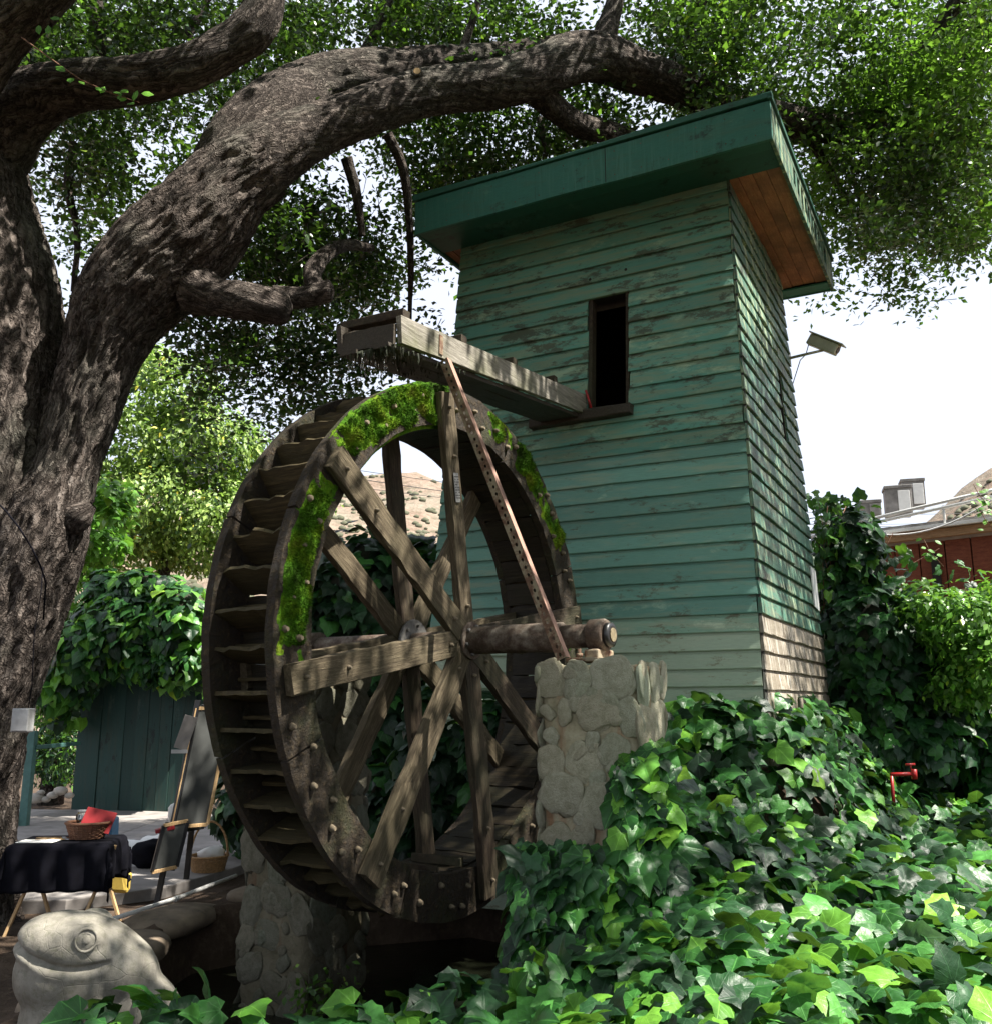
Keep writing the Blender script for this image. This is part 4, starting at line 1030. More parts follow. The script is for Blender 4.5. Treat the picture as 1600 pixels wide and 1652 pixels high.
limb('limb', [(-60, 330, 7.45, 50), (-15, 240, 7.4, 62), (45, 170, 7.25, 50), (120, 138, 7.1, 40), (210, 130, 7.0, 36), (300, 110, 6.9, 34), (370, 75, 6.9, 33), (412, 40, 6.9, 34), (432, -10, 6.9, 28), (440, -80, 6.9, 24)], oak, ob, M['bark'], 56, .035, .02, .12, 41)
limb('limb', [(-140, 220, 6.9, 60), (-60, 110, 6.6, 60), (0, 45, 6.5, 48), (60, -10, 6.4, 42), (130, -80, 6.3, 36)], oak, ob, M['bark'], 40, .05, .02, .1, 47)
limb('limb', [(968, 95, 8.45, 24), (978, 50, 8.5, 19), (990, 10, 8.5, 15), (1000, -50, 8.5, 12)], oak, ob, M['bark_fine'], 32, .05, .01, .1, 51)
limb('limb', [(850, 130, 8.1, 26), (885, 165, 8.3, 22), (930, 200, 8.5, 20), (985, 215, 8.8, 18), (1060, 240, 9.2, 14)], oak, ob, M['bark_fine'], 32, .05, .012, .1, 57)
limb('broken_limb', [(320, 470, 7.2, 48), (350, 480, 7.15, 34), (395, 487, 7.1, 31), (440, 497, 7.1, 27), (462, 503, 7.1, 22), (470, 505, 7.1, 6)], oak, ob, M['bark_fine'], 48, .025, .018, .2, 63)
limb('broken_limb', [(440, 478, 7.25, 18), (480, 480, 7.3, 18), (515, 472, 7.3, 19), (536, 468, 7.3, 17), (540, 468, 7.3, 4)], oak, ob, M['bark_fine'], 32, .03, .01, .12, 71)
limb('branch', [(512, 470, 7.4, 14), (505, 440, 7.6, 15), (525, 410, 7.8, 12), (560, 395, 8.2, 10), (600, 400, 8.6, 6)], oak, ob, M['bark_fine'], 20, .05, .008, .12, 77)
for k, pts in enumerate([
    [(625, 215, 8.2, 9), (650, 270, 8.4, 8), (660, 350, 8.6, 6), (663, 440, 8.8, 5), (660, 540, 9, 3)], [(560, 255, 8.4, 10), (575, 310, 8.5, 8), (585, 380, 8.6, 5)],
    [(500, 330, 9, 8), (498, 400, 9, 6), (492, 480, 9, 4)], [(120, 230, 8.6, 8), (110, 300, 8.7, 7), (125, 380, 8.8, 5), (118, 470, 8.9, 4)],
    [(55, 10, 8.4, 9), (50, 80, 8.4, 8), (60, 150, 8.4, 6)], [(150, -20, 8.6, 12), (160, 40, 8.6, 10), (165, 110, 8.6, 6)], [(440, 210, 9, 7), (445, 300, 9, 6), (450, 420, 9, 4)],
    [(1560, -20, 9, 14), (1500, 60, 9.4, 11), (1430, 120, 9.6, 9), (1400, 190, 9.8, 7)], [(1600, 60, 9.2, 10), (1530, 130, 9.4, 8), (1480, 200, 9.6, 6)], [(1290, 200, 9.5, 10), (1330, 260, 9.7, 7), (1370, 330, 9.9, 4)],
    [(1140, -40, 9, 10), (1120, 40, 9.2, 8), (1080, 100, 9.2, 6)], [(740, 95, 9, 8), (760, 40, 9, 6), (780, -30, 9, 5)], [(870, 190, 8.9, 6), (878, 240, 8.9, 4), (880, 290, 8.9, 3)], [(300, 60, 8.8, 8), (330, 10, 8.8, 6), (345, -40, 8.8, 5)],
    [(560, 120, 8.9, 9), (600, 60, 8.9, 7), (640, -20, 8.9, 5)], [(1350, 210, 9.7, 8), (1450, 240, 9.6, 7), (1550, 230, 9.5, 5), (1640, 240, 9.4, 4)]]):
    limb('branch', pts, oak, ob, M['bark_fine'], 14, .08, .006, .1, 80 + k)
# pruned knot on limb
kp = at(676, 138, 7.72) + np.array([0, -.16, 0])
MB().tube([kp - ob, kp - ob + np.array([0, -.05, 0.0])], [.055, .045], 14).build('pruned_knot', M['bark_fine'], oak)
MB().tube([kp - ob + np.array([0, -.05, 0]), kp - ob + np.array([0, -.052, 0.0])], [.033, .03], 14).build('pruned_knot', M['pine'], oak)

# crown: sprigs of leaves in the volume round the limbs
DM = [  # density of foliage seen per 100 px cell of the photograph, rows from the top
    [.9, 1., 1., .95, 1., 1., .9, .9, .8, .8, .9, 1., 1., 1., 1., 1.],
    [.8, .9, .9, .8, .9, 1., 1., .9, .45, .7, .8, .9, 1., 1., 1., 1.],
    [.6, .85, .45, .75, .6, .8, .8, .85, .7, .8, .8, .6, 1., 1., 1., 1.],
    [.4, .7, .6, .6, .8, .95, .95, .8, .3, .2, .2, .2, .8, 1., 1., .95],
    [.3, .9, .9, .6, .9, .95, .9, .5, 0, 0, 0, 0, .05, .42, .30, .15],
    [.1, .1, .40, .8, .9, .95, .9, .5, 0, 0, 0, 0, .03, .0, 0, 0],
    [0, .0, .0, .45, .6, .5, .4, .2, 0, 0, 0, 0, 0, 0, 0, 0],
    [0, 0, 0, .12, 0, 0, 0, 0, 0, 0, 0, 0, 0, 0, 0, 0]]
DM = np.array(DM)
GAPS = [(np.array(p, float), r) for p, r in [((2.4, 3.6, -1.1), 1.35), ((3.5, 4.5, -1.1), 1.35), ((1.3, 3.2, -1.1), .75), ((.3, 3.3, -1.1), .35), ((4.8, 6.3, -1), 1.2), ((1.3, 4.4, -1.0), .35), ((-.6, 5.25, 1.8), .42), ((-.15, 5.9, 2.2), .22), ((.75, 5.5, .35), .22), ((.25, 5.4, 1.2), .16),
        ((-2.9, 7.6, -1.6), .30), ((-3.2, 8.8, -1.6), .25), ((-.75, 5.4, .2), .16), ((-.9, 5.2, -.8), .12), ((2.05, 7.5, .1), .40), ((-3.9, 6.9, 0.3), .30), ((-3.6, 13.5, .9), 1.2), ((.3, 6.0, 2.45), .20), ((-.25, 5.6, 2.25), .20), ((-1.9, 4.05, -.95), .14), ((5, 9, 0), 1.3), ((2.6, 7.4, 4.6), .5), ((-2.6, 7.2, 4.0), .5), ((.2, 6.6, .9), .12)] + [(at(520, 140, 7.9), .38), (at(450, 200, 7.6), .22), (at(640, 130, 8.0), .3), (at(400, 480, 7.1), .2), (at(300, 350, 7.0), .14), (at(880, 90, 8.2), .25), (at(60, 900, 7.1), .18), (at(20, 650, 7.2), .16)]]
SV_ = np.array(SUN)
def keep_gap(P):  # clears leaves along sun lines so light reaches chosen spots
    k = np.ones(len(P), bool)
    for g, r in GAPS:
        d = P - g; t = d @ SV_; q = np.linalg.norm(d - t[:, None] * SV_, axis=1); k &= ~((t > 0) & (q < r))
    return k
def sprigs(C, nleaf, spread, size, m, droop=.3):
    n = len(C); P = np.repeat(C, nleaf, 0); off = rng.normal(0, 1, (n * nleaf, 3)) * spread * np.array([1, 1, .75]); P = P + off
    N = nrmz(rng.normal(0, .55, (n * nleaf, 3)) + np.array([0, 0, .8])); D = nrmz(off) + rng.normal(0, .5, P.shape) + np.array([0, 0, -droop])
    return P, N, D, rng.uniform(.7, 1.25, len(P)) * size
cs = []
for r in range(DM.shape[0]):
    for c in range(DM.shape[1]):
        nn = rng.poisson(DM[r, c] * 100)
        for _ in range(nn):
            px = (c + rng.random()) * 100; py = (r + rng.random()) * 100
            far = px > 1100
            Yd = rng.uniform(8.6, 11.0) if not far else rng.uniform(8.3, 12)
            if px < 500 and py < 420: Yd = rng.uniform(7.8, 12)
            p = at(px, py, Yd)
            # sky holes come from a 3D noise field
            if fbm(p * np.array([1.25, .5, 1.25]), 3, 9) < -.12 + (.26 * (1 - DM[r, c])): continue
            if tower_d(p[0], p[1]) < .75 and p[2] < 5.4: continue
            cs.append(p)
C1 = np.array(cs)
# unseen part of the crown above the frame: shades the place
n = 7600; C2 = np.stack([rng.uniform(-8, 9.5, n), rng.uniform(-5, 13, n), rng.uniform(0, 1, n)], 1)
C2[:, 2] = np.maximum(.87 * C2[:, 1] + .5, 4.2) + C2[:, 2] * 3.2
C2 = C2[(fbm(C2 * .8, 3, 21) > -.20)]
C2 = C2[keep_gap(C2)]
P, N, D, sz = sprigs(C1, 34, .13, .082, None)
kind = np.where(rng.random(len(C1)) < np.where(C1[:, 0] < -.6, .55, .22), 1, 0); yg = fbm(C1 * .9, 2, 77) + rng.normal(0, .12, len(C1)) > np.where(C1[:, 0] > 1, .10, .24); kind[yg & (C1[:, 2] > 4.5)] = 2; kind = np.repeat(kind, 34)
k = keep_gap(P) | (rng.random(len(P)) < .45); P, N, D, sz, kind = P[k], N[k], D[k], sz[k], kind[k]
dk = kind == 1; yk = kind == 2
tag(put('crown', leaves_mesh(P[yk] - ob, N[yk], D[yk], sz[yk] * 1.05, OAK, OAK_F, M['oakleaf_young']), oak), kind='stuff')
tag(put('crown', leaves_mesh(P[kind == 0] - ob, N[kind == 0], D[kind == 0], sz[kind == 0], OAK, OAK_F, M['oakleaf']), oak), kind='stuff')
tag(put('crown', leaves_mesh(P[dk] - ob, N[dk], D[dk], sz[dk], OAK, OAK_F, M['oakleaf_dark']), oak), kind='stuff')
P, N, D, sz = sprigs(C2, 26, .24, .11, None); k = keep_gap(P); P, N, D, sz = P[k], N[k], D[k], sz[k]
tag(put('crown', leaves_mesh(P - ob, N, D, sz, OAK, OAK_F, M['oakleaf']), oak), kind='stuff')
# twig through every sprig
A_ = C1[::2]; dv = nrmz(rng.normal(0, 1, A_.shape) * np.array([1, 1, .6]) + np.array([0, 0, -.25])); sv = nrmz(np.cross(dv, rng.normal(0, 1, A_.shape))); tv_ = np.cross(dv, sv)
a0_ = A_ - dv * .26 - np.array([0, 0, 0]); a1_ = A_ + dv * .22
vv = np.stack([a0_ + sv * .006, a0_ - sv * .003 + tv_ * .005, a0_ - sv * .003 - tv_ * .005, a1_], 1).reshape(-1, 3) - ob
ff = (np.array([(0, 1, 3), (1, 2, 3), (2, 0, 3)])[None] + (np.arange(len(A_)) * 4)[:, None, None]).reshape(-1, 3)
tag(put('twigs', fast(vv, ff, M['bark_fine']), oak), kind='stuff')
# bare hanging twigs
tw = MB()
for i in range(120):
    px = random.choice([random.uniform(700, 1000), random.uniform(100, 700), random.uniform(1150, 1600)]); py = random.uniform(60, 330); Yd = random.uniform(8.8, 10.5)
    if 700 < px < 1240 and py > 150: Yd = random.uniform(9.2, 11)
    p = at(px, py, Yd); q = [p]
    for s_ in range(4): p = p + np.array([random.uniform(-.12, .12), random.uniform(-.05, .05), random.uniform(-.22, -.03)]); q.append(p)
    tw.tube([x - ob for x in q], [.007, .005, .004, .003, .002], 4, False)
tag(tw.build('twigs', M['bark_fine'], oak), kind='stuff')
# sprouting twig with big pale leaves in front of the left limb
tg = thing('leafy_sprig', 'thin sprig of bright leaves crossing the upper left oak limb', 'sprig', at(35, 60, 6.2))
b0 = at(35, 60, 6.2); path = [at(35, 60, 6.2), at(90, 100, 6.1), at(130, 128, 6.0), at(180, 150, 6.0), at(225, 165, 6.0)]
MB().tube([p - b0 for p in path], [.006, .005, .004, .003, .002], 5).build('stem', M['wicker_dark'], tg)
lm = leaf_single(np.array([(0, 0, 0), (.22, .25, .02), (.26, .6, 0), (0, 1, -.05), (-.26, .6, 0), (-.22, .25, .02), (0, .5, .05)], float), np.array([(6, i, (i + 1) % 6) for i in range(6)])[:, ::-1], M['ivy_bright'])
for (px, py, sx) in [(105, 115, .11), (115, 125, .10), (128, 130, .07), (155, 140, .08), (162, 150, .09), (182, 148, .07), (195, 145, .09), (205, 160, .08), (222, 145, .10), (228, 150, .09), (216, 168, .10), (190, 160, .07), (78, 55, .09), (75, 75, .08), (62, 40, .09), (120, 20, .08), (98, 30, .08)]:
    place_leaf(lm, at(px, py, 6.0) - b0, np.array([random.uniform(-.4, .4), -1, random.uniform(0, .8)]), np.array([random.uniform(-1, 1), 0, random.uniform(-1, .6)]), sx, tg)

# ------------------------------------------------------------------ background trees
def bush(name, label, cat, loc, ells, n, size, mats, probs=None, tmpl=OAK, tf=OAK_F, core=None, trunk=None, jit=.12, gaps=.0, up=.4, corescale=.82):
    """leaves over and inside a set of ellipsoids (centre, radii) given in world coordinates"""
    t = thing(name, label, cat, loc); loc = np.array(loc, float)
    vol = np.array([e[1][0] * e[1][2] for e in ells]); pr = vol / vol.sum(); ei = rng.choice(len(ells), n, p=pr)
    c = np.array([e[0] for e in ells])[ei]; r = np.array([e[1] for e in ells])[ei]
    d = nrmz(rng.normal(size=(n, 3))); rad = rng.uniform(.55, 1.0, n)[:, None] ** .5
    P = c + d * r * rad * (1 + .25 * fbm(c + d * r * 1.3, 3)[:, None]) + rng.normal(0, jit, (n, 3)) * .5
    if gaps: k = fbm(P * 1.7, 3, 4) > gaps - .5; P, d = P[k], d[k]
    N = nrmz(d * .9 + rng.normal(0, .5, P.shape) + np.array([0, 0, up])); D = rng.normal(0, .6, P.shape) + d * .4 + np.array([0, 0, -.7])
    sz = rng.uniform(.7, 1.3, len(P)) * size; mi = rng.choice(len(mats), len(P), p=probs)
    for k, m in enumerate(mats):
        s = mi == k; tag(put('crown' if cat == 'tree' else 'foliage', leaves_mesh(P[s] - loc, N[s], D[s], sz[s], tmpl, tf, m), t), kind='stuff')
    if core:
        for (cc_, rr_) in ells:
            me = blob_mesh(M['leaf_shade'], tuple(np.array(rr_) * corescale), .25, 1.5, int(cc_[0] * 10) % 50, 3)
            o = put('shade_core', me, t, np.array(cc_) - loc)  # solid dark blob as painted shade inside the foliage
    if trunk:
        MB().tube([np.array(p) - loc for p in trunk[0]], trunk[1], 10).build('trunk', M['bark_fine'], t)
    return t
def E(px, py, Yd, rx, ry, rz_):        # ellipsoid from its place and its size in pixels of the photograph
    k = pxm(px, py, Yd); return (at(px, py, Yd), (rx / k, ry, rz_ / k))
tl = at(250, 1100, 24); tl[2] = GZ
bush('pale_tree', 'sunlit pale green tree between the oak trunk and the wheel', 'tree', tl,
     [E(260, 640, 24, 95, 1.6, 70), E(215, 720, 24, 110, 1.8, 80), E(330, 720, 24, 95, 1.6, 70), E(390, 740, 25, 70, 1.3, 60), E(260, 820, 24, 140, 1.8, 80), E(350, 850, 24, 110, 1.6, 80), E(200, 880, 24, 100, 1.6, 60), E(230, 590, 25, 50, 1.2, 40), E(470, 790, 27, 70, 1.5, 60)],
     42000, .15, [M['lightleaf'], M['oakleaf']], [.85, .15], trunk=([tl, tl + np.array([.1, 0, 3]), at(270, 800, 24)], [.25, .2, .1]), gaps=.28)
tl = at(150, 1100, 18); tl[2] = GZ
bush('broadleaf_bush', 'bright green leafy branch beside the oak trunk at mid height', 'bush', tl, [E(175, 800, 14, 40, .5, 22), E(185, 825, 14, 30, .4, 18), E(150, 870, 15, 50, .6, 40), E(120, 900, 16, 40, .6, 40)], 1500, .14, [M['ivy_bright'], M['shrubleaf']], [.6, .4], IVY2, IVY2_F, up=.8)

# ------------------------------------------------------------------ fence, vines on it, palm
f0, f1 = at(124, 1200, 14.0), at(335, 1200, 13.6)
fn = thing('plank_fence', 'dark green vertical board fence panel under the hanging vines', 'fence', ((f0[0] + f1[0]) / 2, (f0[1] + f1[1]) / 2, GZ))
fo = np.array([(f0[0] + f1[0]) / 2, (f0[1] + f1[1]) / 2, GZ]); nb = 11
for i in range(nb):
    a = f0 + (f1 - f0) * (i / nb); b = f0 + (f1 - f0) * ((i + 1) / nb); g = (b - a) * .012
    a, b = a + g - fo, b - g - fo; a[2] = b[2] = 0; off = np.array([0, -.012 * (i % 2), 0])
    mid = (a + b) / 2 + off; L = np.linalg.norm(b - a)
    o = MB().box((0, 0, 1.02), (L, .022, 2.04), None, .003).build('plank', M['fence'], fn, .003); o.location = Vector(mid); o.rotation_euler = (0, 0, math.atan2((b - a)[1], (b - a)[0]))
a = f0 - fo; b = f1 - fo; a = a + np.array([0, .02, 0]); b = b + np.array([0, .02, 0]); a[2] = b[2] = 1.0
MB().beam(a, b, 1.98, .008, (0, 0, 1)).build('backing', M['core'], fn)
for z in (.18, 1.75):
    a = f0 - fo; b = f1 - fo; a = a + np.array([0, .05, 0]); b = b + np.array([0, .05, 0]); a[2] = b[2] = z
    MB().beam(a, b, .09, .04, (0, 0, 1)).build('rail', M['fence'], fn)
sg = at(147, 1107, 13.9); sn = thing('notice_sign', 'small orange notice plate on the dark green fence', 'sign', sg)
MB().box((0, -.03, 0), (.235, .01, .14)).build('plate', M['orange'], sn, .004)
tx = MB()
for (x, z, w1) in ((0, .035, .13), (0, .0, .16), (0, -.03, .10)): tx.box((x, -.0365, z), (w1, .002, .013))
tx.build('print', M['orange_dark'], sn)
# vines heaped over the fence
n = 2600
ev = [E(215, 1010, 13.2, 105, .5, 60), E(150, 1040, 13.2, 55, .5, 60), E(290, 1000, 13.2, 60, .5, 60), E(300, 1070, 13.2, 55, .4, 45), E(240, 950, 13.4, 60, .5, 30), E(110, 1100, 13.6, 40, .5, 70), E(245, 1062, 13.25, 65, .35, 38), E(180, 960, 13.5, 40, .4, 40)]
def ell_leaves(ells, n, cam_bias=.6, droop=.9, up=.5):
    vol = np.array([e[1][0] * e[1][2] for e in ells]); pr = vol / vol.sum(); ei = rng.choice(len(ells), n, p=pr)
    c = np.array([e[0] for e in ells])[ei]; r = np.array([e[1] for e in ells])[ei]; d = nrmz(rng.normal(size=(n, 3)) + np.array([0, -cam_bias, 0.1]))
    P = c + d * r * (rng.uniform(.7, 1.05, n)[:, None]) * (1 + .22 * fbm(c * 3 + d * 2, 3)[:, None])
    N = nrmz(d * .8 + rng.normal(0, .42, P.shape) + np.array([0, -.25, up])); D = rng.normal(0, .45, P.shape) + np.array([0, -.2, -droop]) + d * .2
    return P, N, D
P, N, D = ell_leaves(ev, n)
vb = (fo[0], fo[1] - .3, GZ)
vt = ivy_thing('fence_vine', 'broad leaved vine heaped over the top of the green board fence', 'vine', vb, P, N, D, rng.uniform(.13, .24, n), [M['ivy'], M['ivy_dark'], M['ivy_bright']], [.35, .35, .30], 280, 1)
for (c, r) in ev: put('shade_core', blob_mesh(M['leaf_shade'], tuple(np.array(r) * .78), .2, 1.5, 3, 2), vt, c - np.array(vb))  # solid dark blobs in place of the shade within the vine
# palm fans
pb = at(95, 1150, 15.5); pb[2] = GZ
pt_ = thing('fan_palm', 'pale fan palm with spiky fronds behind the oak trunk', 'palm', pb)
MB().tube([(0, 0, 0), (.05, 0, 1.2), (.0, 0, 1.9)], [.2, .17, .13], 10).build('trunk', M['bark_fine'], pt_)
fan = MB(); nb = 26
for i in range(nb):
    a = math.radians(-115 + 230 * i / (nb - 1)); d = np.array([math.sin(a), 0, math.cos(a)]); s_ = np.array([math.cos(a), 0, -math.sin(a)])
    L = .62 * (1 - .15 * abs(a) / 2); fan.add([(0, 0, 0), d * L * .5 + s_ * .018, d * L + np.array([0, -.08, -.02]), d * L * .5 - s_ * .018 + np.array([0, .012, 0])], [(0, 1, 2, 3)])
fme = fan.mesh(M['palm'])
for (px, py, s_) in ((140, 985, 1.2), (105, 990, 1.1), (160, 1000, 1.0), (85, 1010, 1.1), (75, 1060, 1.1), (110, 1040, 1.1), (60, 1110, 1.0), (95, 1110, 1.2), (70, 1170, 1.1), (110, 1165, 1.0), (90, 1210, .9), (70, 1235, .9)):
    p = at(px, py, 15 + random.uniform(-.3, .5)) - pb; o = put('frond', fme, pt_, p, (random.uniform(-.4, .4), random.uniform(-1.0, 1.0), random.uniform(-.7, .7)), (s_, s_, s_))
    MB().tube([(0, 0, 1.9), p * .5 + np.array([0, 0, 1.1]), p], .012, 5).build('stalk', M['palm'], pt_)
# shrub below, by the rail
sb_ = at(95, 1250, 15.2); sb_[2] = GZ
bush('low_shrub', 'dark low shrub behind the metal rail left of the fence', 'shrub', sb_, [E(105, 1150, 15, 30, .5, 60), E(90, 1235, 15, 35, .5, 30), E(115, 1220, 14.6, 14, .3, 50), E(70, 1180, 15.4, 40, .4, 60)], 2600, .11, [M['ivy_dark'], M['shrubleaf'], M['ivy_bright']], [.6, .25, .15], LONG, OAK_F)
for (px, py, s_) in ((58, 1288, .12), (74, 1290, .07), (85, 1283, .08), (98, 1276, .10), (112, 1284, .07), (66, 1279, .06)):
    tag(put('garden_rock', blob_mesh(M['rock_pale'], (s_, s_ * .8, s_ * .6), .15, 1.3, px, 2), None, at(px, py, 13.2)), 'pale round garden rock at the foot of the shrub beyond the metal rail', 'rock', 'garden rocks beyond the metal rail')
# gate rail and post
gp = at(42, 1295, 12.2); gp[2] = GZ
gt = thing('metal_rail', 'grey green metal rail with a square post left of the fence', 'railing', gp)
MB().box((0, 0, .62), (.10, .10, 1.24)).build('post', M['gatepaint'], gt, .006)
zr = (at(80, 1206, 12.2) - gp)[2]
MB().beam((.05, 0, zr), tuple(np.array([*(at(128, 1205, 13.4) - gp)[:2], zr])), .05, .04, (0, 0, 1)).build('rail', M['gatepaint'], gt, .004)
MB().box((-.17, .0, .12), (.22, .2, .24)).build('footing', M['concrete'], gt, .01)
# electrical box on trunk
eb = at(37, 1162, 6.75); et = thing('electrical_box', 'small grey electrical box on a conduit against the oak trunk', 'electrical box', eb)
MB().box((0, 0, 0), (.125, .09, .165)).build('box', M['grey'], et, .008)
MB().box((.004, -.05, 0), (.115, .012, .15)).build('cover', M['grey'], et, .004)
MB().tube([(.02, .02, .08), (.03, .02, .25), (.01, .02, .6), (.03, .02, .9), (.02, .03, 1.1)], .004, 6).build('cable', M['cloth'], et)
cbp = thing('trunk_cable', 'thin black cable running down across the oak trunk', 'cable', at(0, 812, 6.55))
cb0 = at(0, 812, 6.55); MB().tube([at(px, py, Yd) - cb0 for px, py, Yd in ((-20, 795, 6.55), (10, 825, 6.5), (30, 850, 6.48), (52, 885, 6.5), (66, 915, 6.55), (74, 940, 6.6), (70, 1000, 6.7))], .007, 6).build('cable', M['cloth'], cbp)
# power lines
for k, (a, b, r, lab) in enumerate((((120, 695, 30), (760, 775, 34), .012, 'uppermost thin power line crossing behind the wheel'), ((120, 705, 30), (760, 790, 34), .014, 'middle power line passing in front of the pale tree'), ((120, 728, 30), (760, 800, 34), .010, 'lowest thin power line of the three behind the wheel'))):
    A, B = at(*a), at(*b); A = A + (A - B) * 1.0; B = B + (B - A) * 1.0
    o = MB().tube([A + (B - A) * t - np.array([0, 0, 2.2 * 4 * t * (1 - t) - 2.0]) for t in np.linspace(0, 1, 24)], r, 5).build('power_line', M['cable'])
    tag(o, lab, 'power line', 'power lines behind the wheel')

# ------------------------------------------------------------------ path
def slab(name, pts, z0, z1, m):
    o = MB().poly(pts, z0, z1).build(name, m, None, .012); return tag(o, kind='structure')
pathp = [(-9, 7.55), (-3.35, 7.72), (-2.75, 8.25), (-2.45, 9.1), (-2.2, 10.5), (-2.35, 12.9), (-3.9, 13.6), (-9, 14.4)]
# split into flagstones by joints at y
def clip(poly, ax, lo, hi):
    def cut(pl, f):
        out_ = []
        for i in range(len(pl)):
            a, b = pl[i], pl[(i + 1) % len(pl)]; fa, fb_2 = f(a), f(b)
            if fa >= 0: out_.append(a)
            if fa * fb_2 < 0: t = fa / (fa - fb_2); out_.append((a[0] + (b[0] - a[0]) * t, a[1] + (b[1] - a[1]) * t))
        return out_
    p = cut(poly, lambda q: q[ax] - lo); return cut(p, lambda q: hi - q[ax]) if p else p
path = thing('path', None, None); path['kind'] = 'structure'; del_ = [k for k in ('label', 'category') if k in path]
for k in del_: del path[k]
ycuts = [7.4, 10.2, 11.6, 13.0, 14.5]; xcuts = [-9.1, -6.2, -4.4, -2.0]
for i in range(len(ycuts) - 1):
    for j in range(len(xcuts) - 1):
        p = clip(clip(pathp, 1, ycuts[i] + .006, ycuts[i + 1] - .006), 0, xcuts[j] + .006, xcuts[j + 1] - .006)
        if len(p) > 2: MB().poly(p, GZ - .1, GZ + .085 + random.uniform(0, .006)).build('paving_slab', M['concrete'], path, .01)
# white pipe
pp = at(270, 1455, 7.9); wp = thing('white_pipe', 'long thin white plastic pipe lying on the soil at the pond edge', 'pipe', (pp[0], pp[1], GZ))
p0, p1 = np.array([-2.55, 6.95]), np.array([-2.1, 8.55])
q0 = at(165, 1492, 7.05); q1 = at(380, 1427, 8.75)
z_ = lambda q: float(gh(q[0], q[1])) + .035
MB().tube([np.array([q0[0] - pp[0], q0[1] - pp[1], .07]), np.array([(q0[0] + q1[0]) / 2 - pp[0], (q0[1] + q1[1]) / 2 - pp[1], .065]), np.array([q1[0] - pp[0], q1[1] - pp[1], .09])], .017, 12).build('pipe', M['plastic'], wp)
m_ = (q0 + q1) / 2 - pp; d_ = nrmz(q1 - q0)
MB().tube([np.array([m_[0], m_[1], .065]) - d_ * .03, np.array([m_[0], m_[1], .065]) + d_ * .03], .023, 12).build('coupling', M['plastic'], wp)
# coping rocks round the pond's left edge
for i, (x, y, sx, sy, rz_, lab) in enumerate(((-2.42, 6.5, .28, .42, .1, 'flat brown rock slab on the pond lip nearest the frog'), (-2.38, 7.35, .26, .45, -.3, 'long flat rock on the pond lip in front of the white pipe'), (-1.85, 8.15, .40, .25, -.4, 'flat rock beside the shadowed pillar at the pond corner'), (-2.32, 5.55, .25, .4, .15, 'mossy flat rock behind the frog statue'))):
    tag(put('coping_rock', blob_mesh(M['rock'], (sx, sy, .085), .22, 1.6, i + 80, 3, .4), None, (x, y, GZ + .02), (0, 0, rz_)), lab, 'rock', 'rocks along the pond lip')
for i, (px, py, Yd, s_, lab) in enumerate(((12, 1600, 4.6, .10, 'rounded grey rock at the far left under the frog'), (30, 1628, 4.4, .12, 'flat pale stone under the frog chin at the left edge'), (5, 1640, 4.3, .10, 'small stone in the lower left corner'))):
    p = at(px, py, Yd); tag(put('edge_stone', blob_mesh(M['rock_pale'], (s_ * 1.4, s_, s_ * .5), .2, 1.5, i + 60, 2), None, (p[0], p[1], float(gh(p[0], p[1])) + .03)), lab, 'rock')
# small weeds at pond edge by the far pillar
p = at(530, 1500, 6.2); p[2] = -1.9
bush('pond_plant', 'small green water plant in the dark at the foot of the shadowed pillar', 'plant', p, [(p + np.array([0, 0, .12]), (.16, .12, .10))], 160, .05, [M['shrubleaf']], [1.0])

# ------------------------------------------------------------------ table and things on it
tbp = np.array([-3.12, 7.15]); tz = GZ
tzt = .60
tab = thing('folding_table', 'small wooden folding table under a draped black cloth beside the oak', 'table', (tbp[0], tbp[1], tz), .12)
MB().box((0, 0, tzt), (.66, .46, .02)).build('tabletop', M['pine'], tab, .003)
for (x, dx) in ((-.22, .10), (.26, .10)):
    MB().beam((x - dx, -.18, 0), (x + dx, -.12, tzt - .012), .035, .02, (0, 1, 0)).build('leg', M['pine'], tab, .003)
    MB().beam((x + dx, .18, 0), (x - dx, .12, tzt - .012), .035, .02, (0, 1, 0)).build('leg', M['pine'], tab, .003)
# cloth: grid draped
nx, ny = 60, 46; gx_, gy_ = np.meshgrid(np.linspace(-.56, .58, nx), np.linspace(-.55, .55, ny))
def drape(x, y):
    hx, hy = .335, .235; ox = np.maximum(np.abs(x) - hx, 0); oy = np.maximum(np.abs(y) - hy, 0); o_ = np.hypot(ox, oy) if False else np.maximum(ox, oy) + .35 * np.minimum(ox, oy)
    z = -o_ * 1.0; k = np.minimum(o_ / .1, 1)
    X_ = np.sign(x) * np.minimum(np.abs(x), hx + .02 + .06 * np.minimum(ox, .2)); Y_ = np.sign(y) * np.minimum(np.abs(y), hy + .02 + .06 * np.minimum(oy, .2))
    f_ = .022 * np.sin(x * 34 + y * 5) * k * (oy > ox) ; g_ = .022 * np.sin(y * 38 + x * 4) * k * (ox >= oy)
    return X_ + g_ + .03 * (ox > .02) * np.sign(x) * np.minimum(oy, .1) * 3, Y_ - f_ - 0 * x, z + .006 * fbm(np.stack([x * 9, y * 9, 0 * x], -1), 3) * k
cx_, cy_, cz_ = drape(gx_, gy_); idx = np.arange(nx * ny).reshape(ny, nx); fc = np.stack([idx[:-1, :-1], idx[:-1, 1:], idx[1:, 1:], idx[1:, :-1]], -1).reshape(-1, 4)
cl = put('table_cloth', fast(np.stack([cx_, cy_, cz_ + tzt + .016], -1).reshape(-1, 3), fc, M['cloth'], True), None, (tbp[0], tbp[1], tz), (0, 0, .12)); s_ = cl.modifiers.new('thick', 'SOLIDIFY'); s_.thickness = .003
